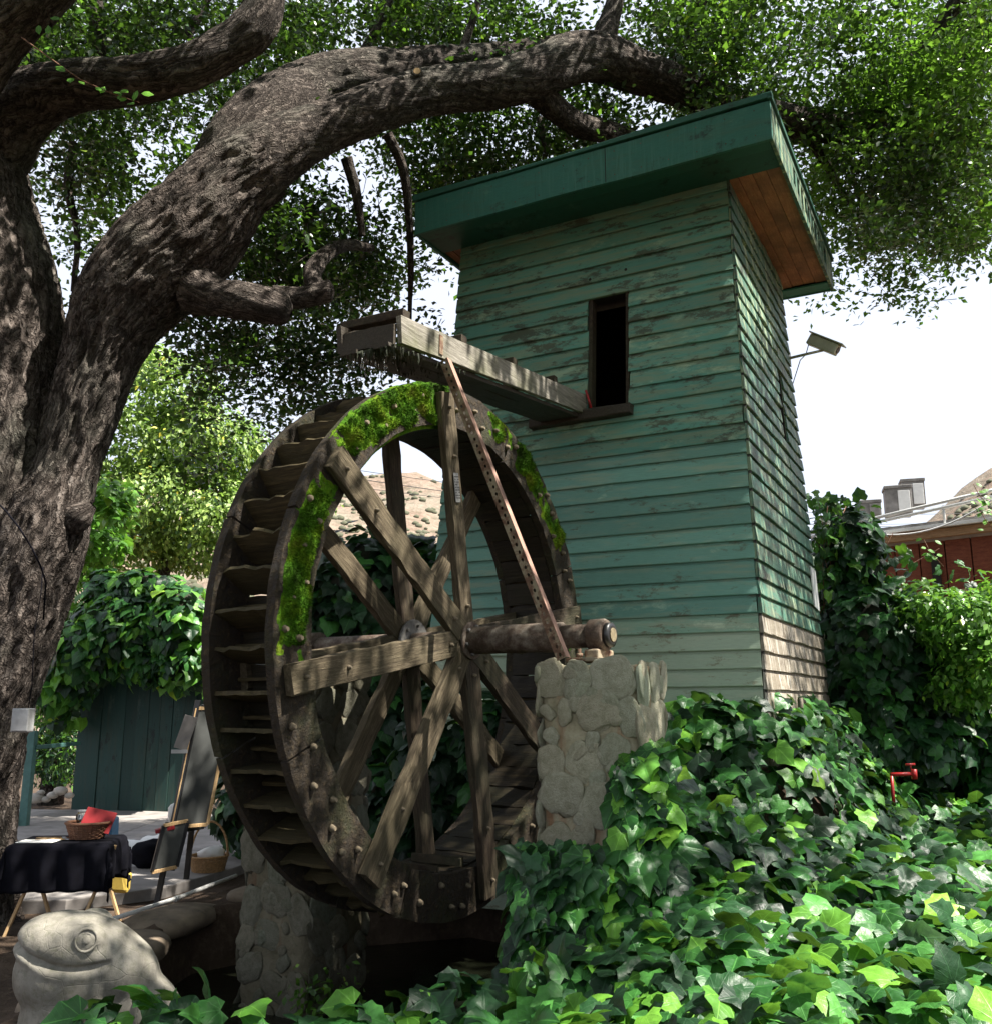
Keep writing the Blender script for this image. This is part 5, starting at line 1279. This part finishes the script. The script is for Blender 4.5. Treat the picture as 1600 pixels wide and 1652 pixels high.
tag(cl, 'black cloth hanging in folds over the small folding table', 'cloth')
zt = tz + tzt + .021
def on(x, y, z=0): c, s = math.cos(.12), math.sin(.12); return (tbp[0] + x * c - y * s, tbp[1] + x * s + y * c, zt + z)
tag(MB().box((0, 0, .003), (.26, .15, .005)).build('sketch_pad', M['paper'], None, .001, loc=on(-.17, -.12)), 'white sheet of paper lying on the black tablecloth', 'paper')
for k, (x, y, a, lab) in enumerate(((-.10, -.03, .35, 'longest paint brush on the tablecloth beside the basket'), (-.06, -.06, -.15, 'paint brush nearest the white sheet'), (-.12, .03, .1, 'rear paint brush behind the others on the table'))):
    b = MB(); b.tube([(-.12, 0, .007), (.06, 0, .007)], [.0025, .0045], 6); o = thing('paint_brush', lab, 'paint brush', on(x, y), a, 'paint brushes on the table'); b.build('handle', M['pine'], o)
    MB().tube([(.06, 0, .007), (.09, 0, .007)], .005, 6).build('ferrule', M['grey'], o); MB().tube([(.09, 0, .007), (.115, 0, .006)], [.005, .001], 6).build('bristles', M['wicker_dark'], o)
def basket(name, label, loc, r0, r1, h, m, handle=0, sx=1.0):
    t = thing(name, label, 'basket', loc); n = 28; rows = int(h / .012)
    for k in range(1): pass
    wv = MB()
    for r in range(rows):
        z = .006 + h * r / rows; R = r0 + (r1 - r0) * r / rows
        wv.tube([((R + .003 * (-1) ** (i + r)) * math.cos(2 * math.pi * i / n) * sx, (R + .003 * (-1) ** (i + r)) * math.sin(2 * math.pi * i / n), z) for i in range(n + 1)], .0062, 5, False)
    wv.build('weave', m, t)
    st = MB()
    for i in range(0, n, 1): a = 2 * math.pi * (i + .5) / n; st.tube([(r0 * math.cos(a) * sx, r0 * math.sin(a), 0), (r1 * math.cos(a) * sx, r1 * math.sin(a), h)], .004, 4, False)
    st.build('stakes', m, t)
    MB().tube([(r1 * math.cos(2 * math.pi * i / n) * sx, r1 * math.sin(2 * math.pi * i / n), h) for i in range(n + 1)], .011, 6, False).build('rim', m, t)
    MB().tube([(0, 0, 0), (0, 0, .008)], r0 * min(1, sx), 20).build('base', m, t)
    if handle: MB().tube([(r1 * math.cos(a) * sx, 0, h + handle * math.sin(a)) for a in np.linspace(0, math.pi, 18)], .010, 7).build('handle', m, t)
    return t
basket('supply_basket', 'dark wicker basket on the black table holding a red folder', on(.12, .02), .10, .135, .11, M['wicker_dark'], 0, 1.15)
rf = MB().box((0, 0, .09), (.22, .012, .165)).build('red_folder', M['red'], None, .003, loc=on(.17, -.02, .045), rot=(-.5, .22, .1)); tag(rf, 'bright red folder leaning open in the dark basket on the table', 'folder')
j = thing('glass_jar', 'clear glass jar standing behind the basket on the table', 'jar', on(.04, .14)); MB().tube([(0, 0, 0), (0, 0, .005), (0, 0, .15), (0, 0, .17)], [.04, .045, .045, .036], 18).build('jar', M['glass'], j); MB().tube([(0, 0, .171), (0, 0, .185)], .038, 18).build('lid', M['grey'], j)
yb = MB().box((0, 0, .13), (.20, .12, .17), None, .012).build('yellow_bag', M['yellow'], None, .03, loc=(-2.98, 7.75, GZ + .09)); tag(yb, 'yellow bag on the path seen under the black tablecloth', 'bag')
# blue crate
bx = at(160, 1320, 10.4); bt_ = thing('blue_bag', 'blue plastic bag standing on the path behind the table', 'bag', (bx[0], bx[1], GZ + .09)); MB().box((0, 0, .15), (.36, .22, .30), None, .01).build('body', M['blue'], bt_, .02); MB().tube([(-.12, -.1, .29), (-.08, -.1, .36), (.08, -.1, .36), (.12, -.1, .29)], .008, 6).build('handle', M['blue'], bt_)
# crumpled sheets and bags
def sheet(name, lab, cat, loc, sx, sy, m, amp=.03, rot=(0, 0, 0)):
    a, b = np.meshgrid(np.linspace(-sx, sx, 16), np.linspace(-sy, sy, 12)); z = amp * fbm(np.stack([a * 6 + loc[0], b * 6, 0 * a], -1), 3) + amp
    idx = np.arange(16 * 12).reshape(12, 16); fc = np.stack([idx[:-1, :-1], idx[:-1, 1:], idx[1:, 1:], idx[1:, :-1]], -1).reshape(-1, 4)
    o = put(name, fast(np.stack([a, b, z], -1).reshape(-1, 3), fc, m, False), None, loc, rot); q = o.modifiers.new('t', 'SOLIDIFY'); q.thickness = .002; return tag(o, lab, cat)
p = at(213, 1345, 9.6); sheet('paper_sheet', 'left of two large white sheets lying crumpled on the path', 'paper', (p[0], p[1], GZ + .10), .20, .26, M['paper'], .06, (.35, .1, .5))
p = at(240, 1335, 9.9); sheet('paper_sheet', 'right of two white sheets on the path, next to the black bag', 'paper', (p[0], p[1], GZ + .10), .16, .2, M['paper'], .06, (.5, -.1, -.3))
p = at(243, 1352, 9.2); tag(put('black_bag', blob_mesh(M['cloth'], (.17, .14, .14), .3, 1.8, 5, 3), None, (p[0], p[1], GZ + .2)), 'crumpled black bag on the path beside the white sheets', 'bag')
p = at(338, 1372, 9.0); basket('wicker_basket', 'golden wicker basket with a tall hoop handle near the easel foot', (p[0], p[1], GZ + .09), .14, .17, .13, M['wicker'], .30)
tag(put('basket_cloth', blob_mesh(M['paper'], (.12, .10, .07), .4, 2.2, 15, 3), None, (p[0] + .02, p[1], GZ + .09 + .14)), 'pale crumpled cloth filling the golden wicker basket', 'cloth')
# easel
e0 = at(253, 1456, 8.0); ez = thing('easel', 'tall black easel with a leaning canvas, standing left of the wheel', 'easel', (e0[0], e0[1], GZ))
eb0 = np.array([e0[0], e0[1], GZ])
tp = at(320, 1130, 8.25) - eb0; tp2 = at(330, 1145, 8.5) - eb0; bA = np.zeros(3); bB = at(299, 1436, 8.6) - eb0; bB[2] = 0.02; bC = np.array([.75, .8, .05])
MB().beam(bA, tp, .045, .03, (1, 0, 0)).build('leg', M['black'], ez, .003); MB().beam(bB, tp2, .045, .03, (1, 0, 0)).build('leg', M['black'], ez, .003); MB().beam(bC, (tp + tp2) / 2, .04, .03, (1, 0, 0)).build('leg', M['black'], ez, .003)
MB().beam(bA + (tp - bA) * .34 + np.array([-.05, -.03, 0]), bB + (tp2 - bB) * .34 + np.array([.08, .0, 0]), .05, .07, (0, 0, 1)).build('tray', M['black'], ez, .003)
MB().beam(bA + (tp - bA) * .62, bB + (tp2 - bB) * .62, .035, .02, (0, 0, 1)).build('crossbar', M['black'], ez, .003)
cv = thing('leaning_canvas', 'grey canvas on pale stretcher bars leaning on the black easel', 'canvas', eb0 + bA + (tp - bA) * .36)
ax = nrmz(tp - bA); base_ = bA * 0; rt = nrmz(np.array([.75, .62, 0])); H_ = .98
nrm_ = nrmz(np.cross(rt, ax))
MB().beam(base_ + rt * .15, base_ + rt * .15 + ax * H_, .28, .012, rt).build('canvas', M['canvas'], cv)
for o_ in (0.0, .30): MB().beam(base_ + rt * o_, base_ + rt * o_ + ax * H_, .03, .03, rt).build('stretcher_bar', M['pine'], cv, .002)
for o_ in (0.0, H_): MB().beam(base_ + ax * o_, base_ + ax * o_ + rt * .30, .03, .03, ax).build('stretcher_bar', M['pine'], cv, .002)
k0 = at(299, 1183, 8.1); kk = thing('grey_board', 'small grey board fixed at the top of the easel', 'board', at(298, 1183, 8.1)); MB().beam((-.03, 0, -.13), (.05, 0, .14), .11, .012, (1, .2, 0)).build('board', M['concrete'], kk); MB().box((-.03, -.01, -.15), (.13, .03, .03)).build('clamp', M['grey'], kk)
k0 = at(245, 1408, 7.9); sf = thing('framed_picture', 'small framed picture leaning low against the easel leg', 'picture', k0)
a_ = nrmz(at(262, 1340, 7.95) - k0); r_2 = nrmz(np.array([.8, .6, .12])); w2, h2 = .20, .36
MB().beam(r_2 * w2 / 2, r_2 * w2 / 2 + a_ * h2, w2 - .03, .008, r_2).build('picture', M['canvas'], sf)
for (p_, q_) in ((np.zeros(3), a_ * h2), (r_2 * w2, r_2 * w2 + a_ * h2)): MB().beam(p_, q_, .028, .025, r_2).build('frame_bar', M['black'], sf, .002)
for (p_, q_) in ((np.zeros(3), r_2 * w2), (a_ * h2, a_ * h2 + r_2 * w2)): MB().beam(p_, q_, .028, .025, a_).build('frame_bar', M['pine'], sf, .002)
k0 = at(266, 1338, 8.0); o = MB().box((0, 0, 0), (.15, .08, .03)).build('paint_box', M['red'], None, .004, loc=k0, rot=(0, -.2, .4)); tag(o, 'red paint box lid on the easel tray', 'paint box')
k0 = at(295, 1310, 8.6); tag(put('paint_rag', blob_mesh(M['paper'], (.13, .06, .12), .45, 2.4, 22, 3), None, k0), 'pale paint stained rag hanging at the easel tray', 'rag')

# ------------------------------------------------------------------ frog statue
fr = np.array([-1.79, 4.22, -1.66])
fg = thing('frog_statue', 'big pale concrete frog statue looking left at the pond edge', 'statue', fr, .30); fg.rotation_euler[1] = .10; fg.scale = (.93, .95, 1.0)
def ico(c, r, rot=(0, 0, 0)):
    import bmesh
    b = bmesh.new(); bmesh.ops.create_icosphere(b, subdivisions=4, radius=1); R = Matrix.Rotation(rot[2], 3, 'Z') @ Matrix.Rotation(rot[1], 3, 'Y') @ Matrix.Rotation(rot[0], 3, 'X')
    vs = [np.array(c) + np.array(R @ Vector((v.co.x * r[0], v.co.y * r[1], v.co.z * r[2]))) for v in b.verts]; fs = [tuple(v.index for v in f.verts) for f in b.faces]; b.free(); return vs, fs
fm = MB()
for c, r, rot in (((-.04, 0, .66), (.27, .205, .125), (0, .10, 0)), ((-.16, 0, .645), (.145, .165, .095), (0, 0, 0)), ((-.05, 0, .54), (.245, .20, .19), (0, .1, 0)), ((-.02, 0, .36), (.215, .20, .32), (0, 0, 0)), ((.02, 0, .15), (.20, .19, .22), (0, 0, 0)), ((.13, 0, .58), (.23, .175, .14), (0, .5, 0)), ((.28, 0, .38), (.22, .17, .17), (0, .7, 0)), ((.42, 0, .18), (.2, .18, .18), (0, .3, 0)),
                  ((.0, -.16, .715), (.085, .055, .060), (0, 0, 0)), ((.0, .16, .715), (.085, .055, .060), (0, 0, 0)),
                  ((.33, -.26, .42), (.095, .085, .14), (0, -.35, 0)), ((.43, -.29, .38), (.07, .065, .14), (0, .5, 0)), ((.30, .20, .40), (.085, .075, .13), (0, -.35, 0)),
                  ((.22, -.19, .22), (.07, .07, .20), (0, .3, 0)), ((.12, -.27, .03), (.13, .07, .035), (0, 0, .5)), ((.22, .20, .20), (.07, .07, .20), (0, .3, 0)), ((.33, -.30, .03), (.2, .06, .035), (0, 0, -.2))):
    fm.add(*ico(c, r, rot))
fo_ = fm.build('body', M['frog'], fg)
rm = fo_.modifiers.new('r', 'REMESH'); rm.mode = 'VOXEL'; rm.voxel_size = .009; rm.use_smooth_shade = True
smo = fo_.modifiers.new('s', 'SMOOTH'); smo.factor = .6; smo.iterations = 22
dg = bpy.context.evaluated_depsgraph_get(); me = bpy.data.meshes.new_from_object(fo_.evaluated_get(dg)); fo_.modifiers.clear(); fo_.data = me
Pv = np.zeros(len(me.vertices) * 3); me.vertices.foreach_get("co", Pv); Pv = Pv.reshape(-1, 3); Nv = np.zeros(len(Pv) * 3); me.vertices.foreach_get("normal", Nv); Nv = Nv.reshape(-1, 3)
mz = .60 + .055 * ((Pv[:, 0] + .04) / .24) ** 2; mouth = np.exp(-((Pv[:, 2] - mz) / .011) ** 2) * (Pv[:, 0] < .12) * (Pv[:, 2] > .3)
lip = np.exp(-((Pv[:, 2] - mz + .03) / .018) ** 2) * (Pv[:, 0] < .10)
Pv = Pv + Nv * (-.020 * mouth + .010 * lip + .006 * fbm(Pv * 7, 4) + .0025 * fbm(Pv * 30, 3))[:, None]
me.vertices.foreach_set("co", Pv.ravel()); me.polygons.foreach_set("use_smooth", [True] * len(me.polygons)); me.update()
for sy in (-1, 1):
    c = np.array([.0, sy * .205, .715])
    for r_, t_, nm in ((.044, .006, 'eyelid'), (.026, .0045, 'iris_ring')):
        MB().tube([c + np.array([r_ * math.cos(a), -sy * .012 * (1 if r_ > .05 else .2), r_ * math.sin(a)]) for a in np.linspace(0, 2 * math.pi, 29)], t_, 7, False).build(nm, M['frog'], fg)
    put('eye', blob_mesh(M['frog'], (.020, .010, .020), .02, 1, 1, 3), fg, c)
    MB().tube([(-.27, sy * .06, .70), (-.275, sy * .062, .70)], .007, 8).build('nostril', M['black'], fg)

# ------------------------------------------------------------------ right side building
wl0, wl1 = at(1340, 1000, 16.5), at(1720, 1000, 14.0)
wb = np.array([(wl0[0] + wl1[0]) / 2, (wl0[1] + wl1[1]) / 2, GZ]); wa = math.atan2(wl1[1] - wl0[1], wl1[0] - wl0[0]); WL = np.linalg.norm((wl1 - wl0)[:2])
bld = thing('brown_building', 'rust brown panelled building with a flat roof behind the ivy hedge', 'building', wb, wa)
Ht = 4.55
npn = 9; rows = [(0, 1.5), (1.5, 3.35), (3.35, 4.22)]
for i in range(npn):
    for (z0, z1) in rows:
        x0 = -WL / 2 + WL * i / npn; x1 = x0 + WL / npn
        MB().box(((x0 + x1) / 2, 0, (z0 + z1) / 2), (x1 - x0 - .02, .05, z1 - z0 - .03)).build('wall_panel', M['rustwall'], bld, .004)
MB().box((0, .06, 2.1), (WL, .05, 4.2)).build('wall', M['core'], bld)
MB().box((0, 2.0, 4.45), (WL, 4.4, .12)).build('roof', M['vent'], bld)
MB().box((0, -.12, 4.32), (WL + .2, .10, .15)).build('eave_beam', M['tanwood'], bld, .01)
MB().box((0, -.20, 4.42), (WL + .3, .14, .06)).build('gutter', M['white'], bld, .006)
for x in (-1.45, .05, 1.5): MB().box((x, -.06, 2.0), (.12, .07, 4.0)).build('post', M['core'], bld, .004)
MB().box((0, -.04, 3.36), (WL, .04, .05)).build('batten', M['tanwood'], bld, .003)
for k, (x0, z0, z1) in enumerate(((-.9, 4.50, 4.98), (-.7, 4.56, 5.10))):
    MB().tube([(-2.1, -.2, z0), (2.1, -.2, z1 - .1)], .028, 8).build('roof_pipe', M['plastic'], bld)
for x in (-1.6, .3, 1.6): MB().tube([(x, -.2, 4.4), (x, -.2, 4.72 + .1 * x)], .02, 8).build('pipe_support', M['plastic'], bld)
MB().tube([(-1.6 + 2.9 * t, -.35, 4.75 - 1.05 * 4 * t * (1 - t) * .45 + .1 * t) for t in np.linspace(0, 1, 18)], .014, 6).build('hanging_cable', M['cable_white'], bld)
for k, (px, py, wpx, hpx, nm, lab) in enumerate(((1402, 825, 34, 22, 'roof_unit', 'low grey roof unit left of the taller ones on the brown building'), (1448, 812, 40, 44, 'roof_unit', 'mid height grey roof unit with a white side on the brown building'), (1472, 800, 36, 44, 'roof_unit', 'tallest dark grey roof unit on the brown building'))):
    k_ = pxm(px, py, 17); p = at(px, py, 17 + .5 * k); o = thing(nm, lab, 'roof unit', p - np.array([0, 0, hpx / k_ / 2]), -.3, 'grey units on the brown building roof')
    ww, hh = wpx / k_, hpx / k_
    MB().box((0, 0, hh / 2), (ww, ww * .9, hh)).build('casing', M['vent'], o, .01); MB().box((ww * .2, -ww * .47, hh * .5), (ww * .45, .02, hh * .8)).build('side_panel', M['white'] if k else M['vent'], o, .005); MB().box((0, 0, hh + .03), (ww * 1.08, ww * .98, .06)).build('lid', M['vent'], o, .01)
# red standpipe
rp = at(1470, 1250, 8.3); rt_ = thing('red_valve', 'small red pipe valve in the dark under the ivy hedge', 'valve', rp); rt_.scale = (.75, .75, .75)
MB().tube([(-.24, 0, 0), (.05, 0, .01)], .022, 10).build('pipe', M['redpaint'], rt_); MB().tube([(.03, 0, -.05), (.03, 0, .06)], .035, 10).build('valve_body', M['redpaint'], rt_); MB().tube([(-.06, 0, .11), (.05, 0, .115)], .013, 8).build('handle', M['redpaint'], rt_); MB().tube([(.0, 0, .05), (.0, 0, .115)], .008, 8).build('spindle', M['redpaint'], rt_)
MB().tube([(-.23, 0, 0), (-.23, 0, -.5)], .02, 10).build('riser', M['redpaint'], rt_)

# ------------------------------------------------------------------ ivy masses
# 1 ivy carpet on the right and in the foreground
def carpet(n, xr, yr, cond, lo, hi, s0, s1):
    x = rng.uniform(*xr, n); y = rng.uniform(*yr, n); k = cond(x, y); x, y = x[k], y[k]
    z = gh(x, y) + rng.uniform(lo, hi, len(x)) + .10 * fbm(np.stack([x * 1.6, y * 1.6, 0 * x], -1), 3)
    e = .08; gxn = (gh(x + e, y) - gh(x - e, y)) / (2 * e); gyn = (gh(x, y + e) - gh(x, y - e)) / (2 * e)
    P = np.stack([x, y, z], 1); G = nrmz(np.stack([-gxn * .7, -gyn * .7, np.ones_like(x)], 1))
    N = nrmz(G + rng.normal(0, .42, P.shape) + np.array([0, -.30, 0])); D = rng.normal(0, .6, P.shape) + np.array([0, -.75, -.2])
    return P, N, D, rng.uniform(s0, s1, len(x))
inf = lambda x, y: (np.hypot(x - 3.45, y - 7.95) > .33) & (pond_sd(x, y) > .02) & (tower_d(x, y) > .03) & (np.hypot((x - PC[0]), (y - PC[1])) > .42)
P1_, N1_, D1_, S1_ = carpet(19000, (.15, 8), (3.9, 11.5), lambda x, y: inf(x, y) & (x > .32 + .08 * (y - 4)) & (np.abs(x) < y * .62 + .6), .10, .50, .095, .185)
ivy_thing('ivy_carpet', 'dense ivy covering the ground right of the stone pillar and below the tower', 'ivy', (2.5, 6.5, -1.4), P1_, N1_, D1_, S1_, [M['ivy'], M['ivy_dark'], M['ivy_bright']], [.47, .43, .10], 290)
def fgcond(x, y): return (y < 3.95 + .12 * np.sin(x * 4) + .25 * sstep(-.9, -.3, x) + .35 * sstep(.2, 1.2, x)) & (np.abs(x) < y * .58 + .4) & (x > -1.50 + .15 * np.sin(y * 3)) & ((pond_sd(x, y) > -.25))
P2_, N2_, D2_, S2_ = carpet(5600, (-2.2, 3.2), (2.4, 4.3), fgcond, .22, .54, .10, .19)
S2_ *= np.interp(P2_[:, 1], [2.4, 3.8], [.58, .92]); P2_[:, 2] -= .06 + .05 * sstep(-.5, -1.0, P2_[:, 0])
ivy_thing('ivy_bed', 'row of large glossy ivy leaves along the bottom foreground in front of the pond', 'ivy', (.3, 3.5, -1.45), P2_, N2_, D2_, S2_, [M['ivy'], M['ivy_dark'], M['ivy_bright']], [.52, .32, .16], 290)
# 2 ivy climbing on the tower foot and pillar
def on_face(pt, a0, a1, z0, z1, n, dens=None, outn=None):
    a = rng.uniform(a0, a1, n); z = z1 - (z1 - z0) * rng.random(n) ** .8; o = rng.uniform(.03, .22, n)
    L = np.array([pt(*q) for q in zip(a, z, o)]); c, s = math.cos(-TH), math.sin(-TH)
    Wd = np.stack([tb[0] + L[:, 0] * c - L[:, 1] * s, tb[1] + L[:, 0] * s + L[:, 1] * c, GZ + L[:, 2]], 1)
    return Wd, a, z
Wf, a, z = on_face(pF, -2.75, -1.45, -1.3, .12, 900); k = z < (-.02 - .35 * (a + 2.1) ** 2 * 1 + .12 * np.sin(a * 9) - .20 * (a > -1.75)); Wf = Wf[k]
Wr, a2, z2 = on_face(pR, 7.2, 9.9, -1.3, .0, 900); k = z2 < (-.25 - .35 * np.exp(-((a2 - 7.2) / .3) ** 2) + .1 * np.sin(a2 * 7)); Wr = Wr[k]
P = np.concatenate([Wf, Wr]); Nn = np.concatenate([np.tile(-V, (len(Wf), 1)), np.tile(U, (len(Wr), 1))]) + rng.normal(0, .4, (len(P), 3)) + np.array([0, 0, .55]); D = rng.normal(0, .4, P.shape) + np.array([0, 0, -1.0])
ivy_thing('climbing_ivy', 'ivy climbing the pale lowest boards at the foot of the green tower', 'ivy', (1.6, 7.0, -1.2), P, Nn, D, rng.uniform(.10, .19, len(P)), [M['ivy'], M['ivy_dark'], M['ivy_bright']], [.5, .35, .15], 280)
# on pillar: right side and lower left
n = 420; px = []; 
tpt = rng.random(n); xx = np.where(rng.random(n) < .62, rng.uniform(1000, 1085, n), rng.uniform(850, 1000, n)); yy = np.where(xx > 1000, 1190 + 240 * tpt, 1365 + 150 * tpt); 
yy = yy + np.where(xx > 1000, np.abs(xx - 1050) * .8, np.abs(xx - 880) * .4 * (1 - 0)); P = np.array([at(a, b, 5.05 - .5 * (b - 1300) / 300 + rng.uniform(-.08, .1)) for a, b in zip(xx, yy)])
Nn = rng.normal(0, .4, P.shape) + np.array([-.1, -.8, .65]); D = rng.normal(0, .4, P.shape) + np.array([0, -.2, -1.0])
ivy_thing('pillar_ivy', 'ivy scrambling up the right side of the near stone pillar', 'ivy', (.8, 5.0, -1.3), P, Nn, D, rng.uniform(.11, .21, n), [M['ivy'], M['ivy_dark'], M['ivy_bright']], [.55, .25, .2], 250)
n = 500; xx = rng.uniform(820, 960, n); yy = 1360 + 210 * rng.random(n); P = np.array([at(a, b, 4.95 + rng.uniform(-.15, .15) - .3 * (b - 1330) / 230) for a, b in zip(xx, yy)]); P = P[(xx > 850 - (yy - 1330) * .1)]
Nn = rng.normal(0, .4, P.shape) + np.array([-.5, -.7, .45]); D = rng.normal(0, .4, P.shape) + np.array([-.2, -.2, -1.0])
ivy_thing('hanging_ivy', 'dark ivy hanging over the pond bank below the near stone pillar', 'ivy', (.4, 4.8, -1.5), P, Nn, D, rng.uniform(.10, .19, len(P)), [M['ivy'], M['ivy_dark']], [.35, .65], 250)
# 3 dark hedge at right
eh = [E(1360, 900, 10.2, 50, .7, 90), E(1400, 1030, 10, 90, .9, 95), E(1520, 1060, 10, 110, .9, 95), E(1400, 1120, 10, 90, .9, 110), E(1540, 1150, 10, 110, .9, 100), E(1450, 1200, 9.6, 130, .7, 55), E(1600, 1230, 9.6, 70, .7, 80), E(1620, 1060, 10.2, 60, .8, 110), E(1345, 1010, 10.2, 40, .6, 100)]
P, N, D = ell_leaves(eh, 6500)
hb_ = (4.2, 9.8, GZ)
ht = ivy_thing('ivy_hedge', 'tall dark ivy hedge standing right of the tower before the brown building', 'hedge', hb_, P, N, D, rng.uniform(.10, .18, len(P)), [M['ivy_dark'], M['ivy']], [.72, .28], 280, 0)
for (c, r) in eh: put('shade_core', blob_mesh(M['leaf_shade'], tuple(np.array(r) * .80), .2, 1.5, 3, 3), ht, c - np.array(hb_))  # dark solid cores act as the hedge's inner shade
# loose vine on top of hedge
n = 250; xx = np.concatenate([rng.normal(1345, 26, 150), rng.normal(1395, 40, 70), rng.normal(1480, 50, 30)]); yy = np.concatenate([rng.uniform(795, 960, 150), rng.uniform(870, 960, 70), rng.uniform(900, 960, 30)])
P = np.array([at(a, b, 9.8 + rng.uniform(-.3, .3)) for a, b in zip(xx, yy)]); Nn = rng.normal(0, .6, P.shape) + np.array([0, -.7, .3]); D = rng.normal(0, .6, P.shape) + np.array([0, 0, -.8])
stems = [[at(1345 + random.uniform(-25, 25), 990, 9.8), at(1345 + random.uniform(-30, 30), 900, 9.8), at(1345 + random.uniform(-40, 60), 800 + random.uniform(0, 30), 9.8)] for _ in range(5)] + [[at(1430, 960, 9.7), at(1470, 910, 9.7), at(1515, 885, 9.7)], [at(1400, 980, 9.8), at(1420, 900, 9.8), at(1440, 860, 9.8)]]
ivy_thing('climbing_vine', 'loose vine shoots rising above the hedge against the sky', 'vine', (3.6, 9.8, GZ + 2), P, Nn, D, rng.uniform(.08, .15, len(P)), [M['ivy'], M['ivy_dark'], M['shrubleaf']], [.4, .3, .3], 290, 0, stems)
# 4 small leaved shrub at right edge
es = [E(1560, 1010, 8.8, 70, .5, 50), E(1500, 980, 9, 50, .4, 30), E(1600, 1060, 8.6, 50, .5, 60), E(1560, 1100, 8.8, 50, .4, 40), E(1610, 960, 8.8, 30, .4, 30)]
sb2 = at(1580, 1250, 9.0); sb2[2] = GZ
bush('small_leaved_shrub', 'sunlit yellow green small leaved shrub at the right edge over the hedge', 'shrub', sb2, es, 5200, .075, [M['shrubleaf'], M['ivy_bright']], [.8, .2], OAK, OAK_F, up=.6)
# a few twigs at the right edge against the wall
for k, (px, py, lab) in enumerate(((1580, 800, 'small leafy twig at the right edge near the distant hill'), (1500, 890, 'bright leafy twig reaching out in front of the brown wall'), (1590, 840, 'lower leafy twig at the right edge beside the roof pipes'))):
    t = thing('leafy_twig', lab, 'twig', at(px, py, 9)); b0 = at(px, py, 9)
    MB().tube([(.12, 0, -.15), (0, 0, 0), (-.05, 0, .12)], .004, 5).build('stem', M['wicker_dark'], t)
    for i in range(11): place_leaf(lm, np.array([random.uniform(-.08, .08), 0, random.uniform(-.1, .14)]), np.array([random.uniform(-.5, .5), -1, .6]), np.array([random.uniform(-1, 1), 0, random.uniform(-.6, .8)]), random.uniform(.06, .09), t)
# 5 dark hedge behind the wheel
eb_ = [E(600, 960, 9.6, 110, .5, 110), E(520, 1050, 9.6, 90, .5, 130), E(690, 1000, 9.6, 80, .5, 130), E(620, 1180, 9.4, 150, .5, 130), E(440, 1150, 9.8, 90, .5, 130), E(770, 1250, 8.9, 110, .35, 130), E(420, 1290, 10, 70, .5, 110), E(600, 1340, 9.2, 160, .5, 90), E(500, 960, 9.8, 50, .4, 70), E(760, 1060, 9.3, 60, .3, 110), E(730, 1230, 7.85, 95, .14, 125), E(820, 1240, 7.6, 70, .13, 130), E(650, 1330, 8.2, 90, .3, 110)]
P, N, D = ell_leaves(eb_, 4200); k = tower_d(P[:, 0], P[:, 1]) > .03; P, N, D = P[k], N[k], D[k]
bb_ = (-1.6, 9.4, GZ)
ht = ivy_thing('ivy_bank', 'dark ivy bank behind the water wheel left of the tower', 'hedge', bb_, P, N, D, rng.uniform(.12, .22, len(P)), [M['ivy_dark'], M['ivy']], [.8, .2], 250, 0)  # mostly the dark leaf material: shade behind the wheel put in the colour
for (c, r) in eb_: put('shade_core', blob_mesh(M['leaf_shade'], tuple(np.array(r) * .78), .2, 1.5, 3, 3), ht, c - np.array(bb_)) if r[1] > .2 else None  # dark solid cores, shade inside the bank given as colour
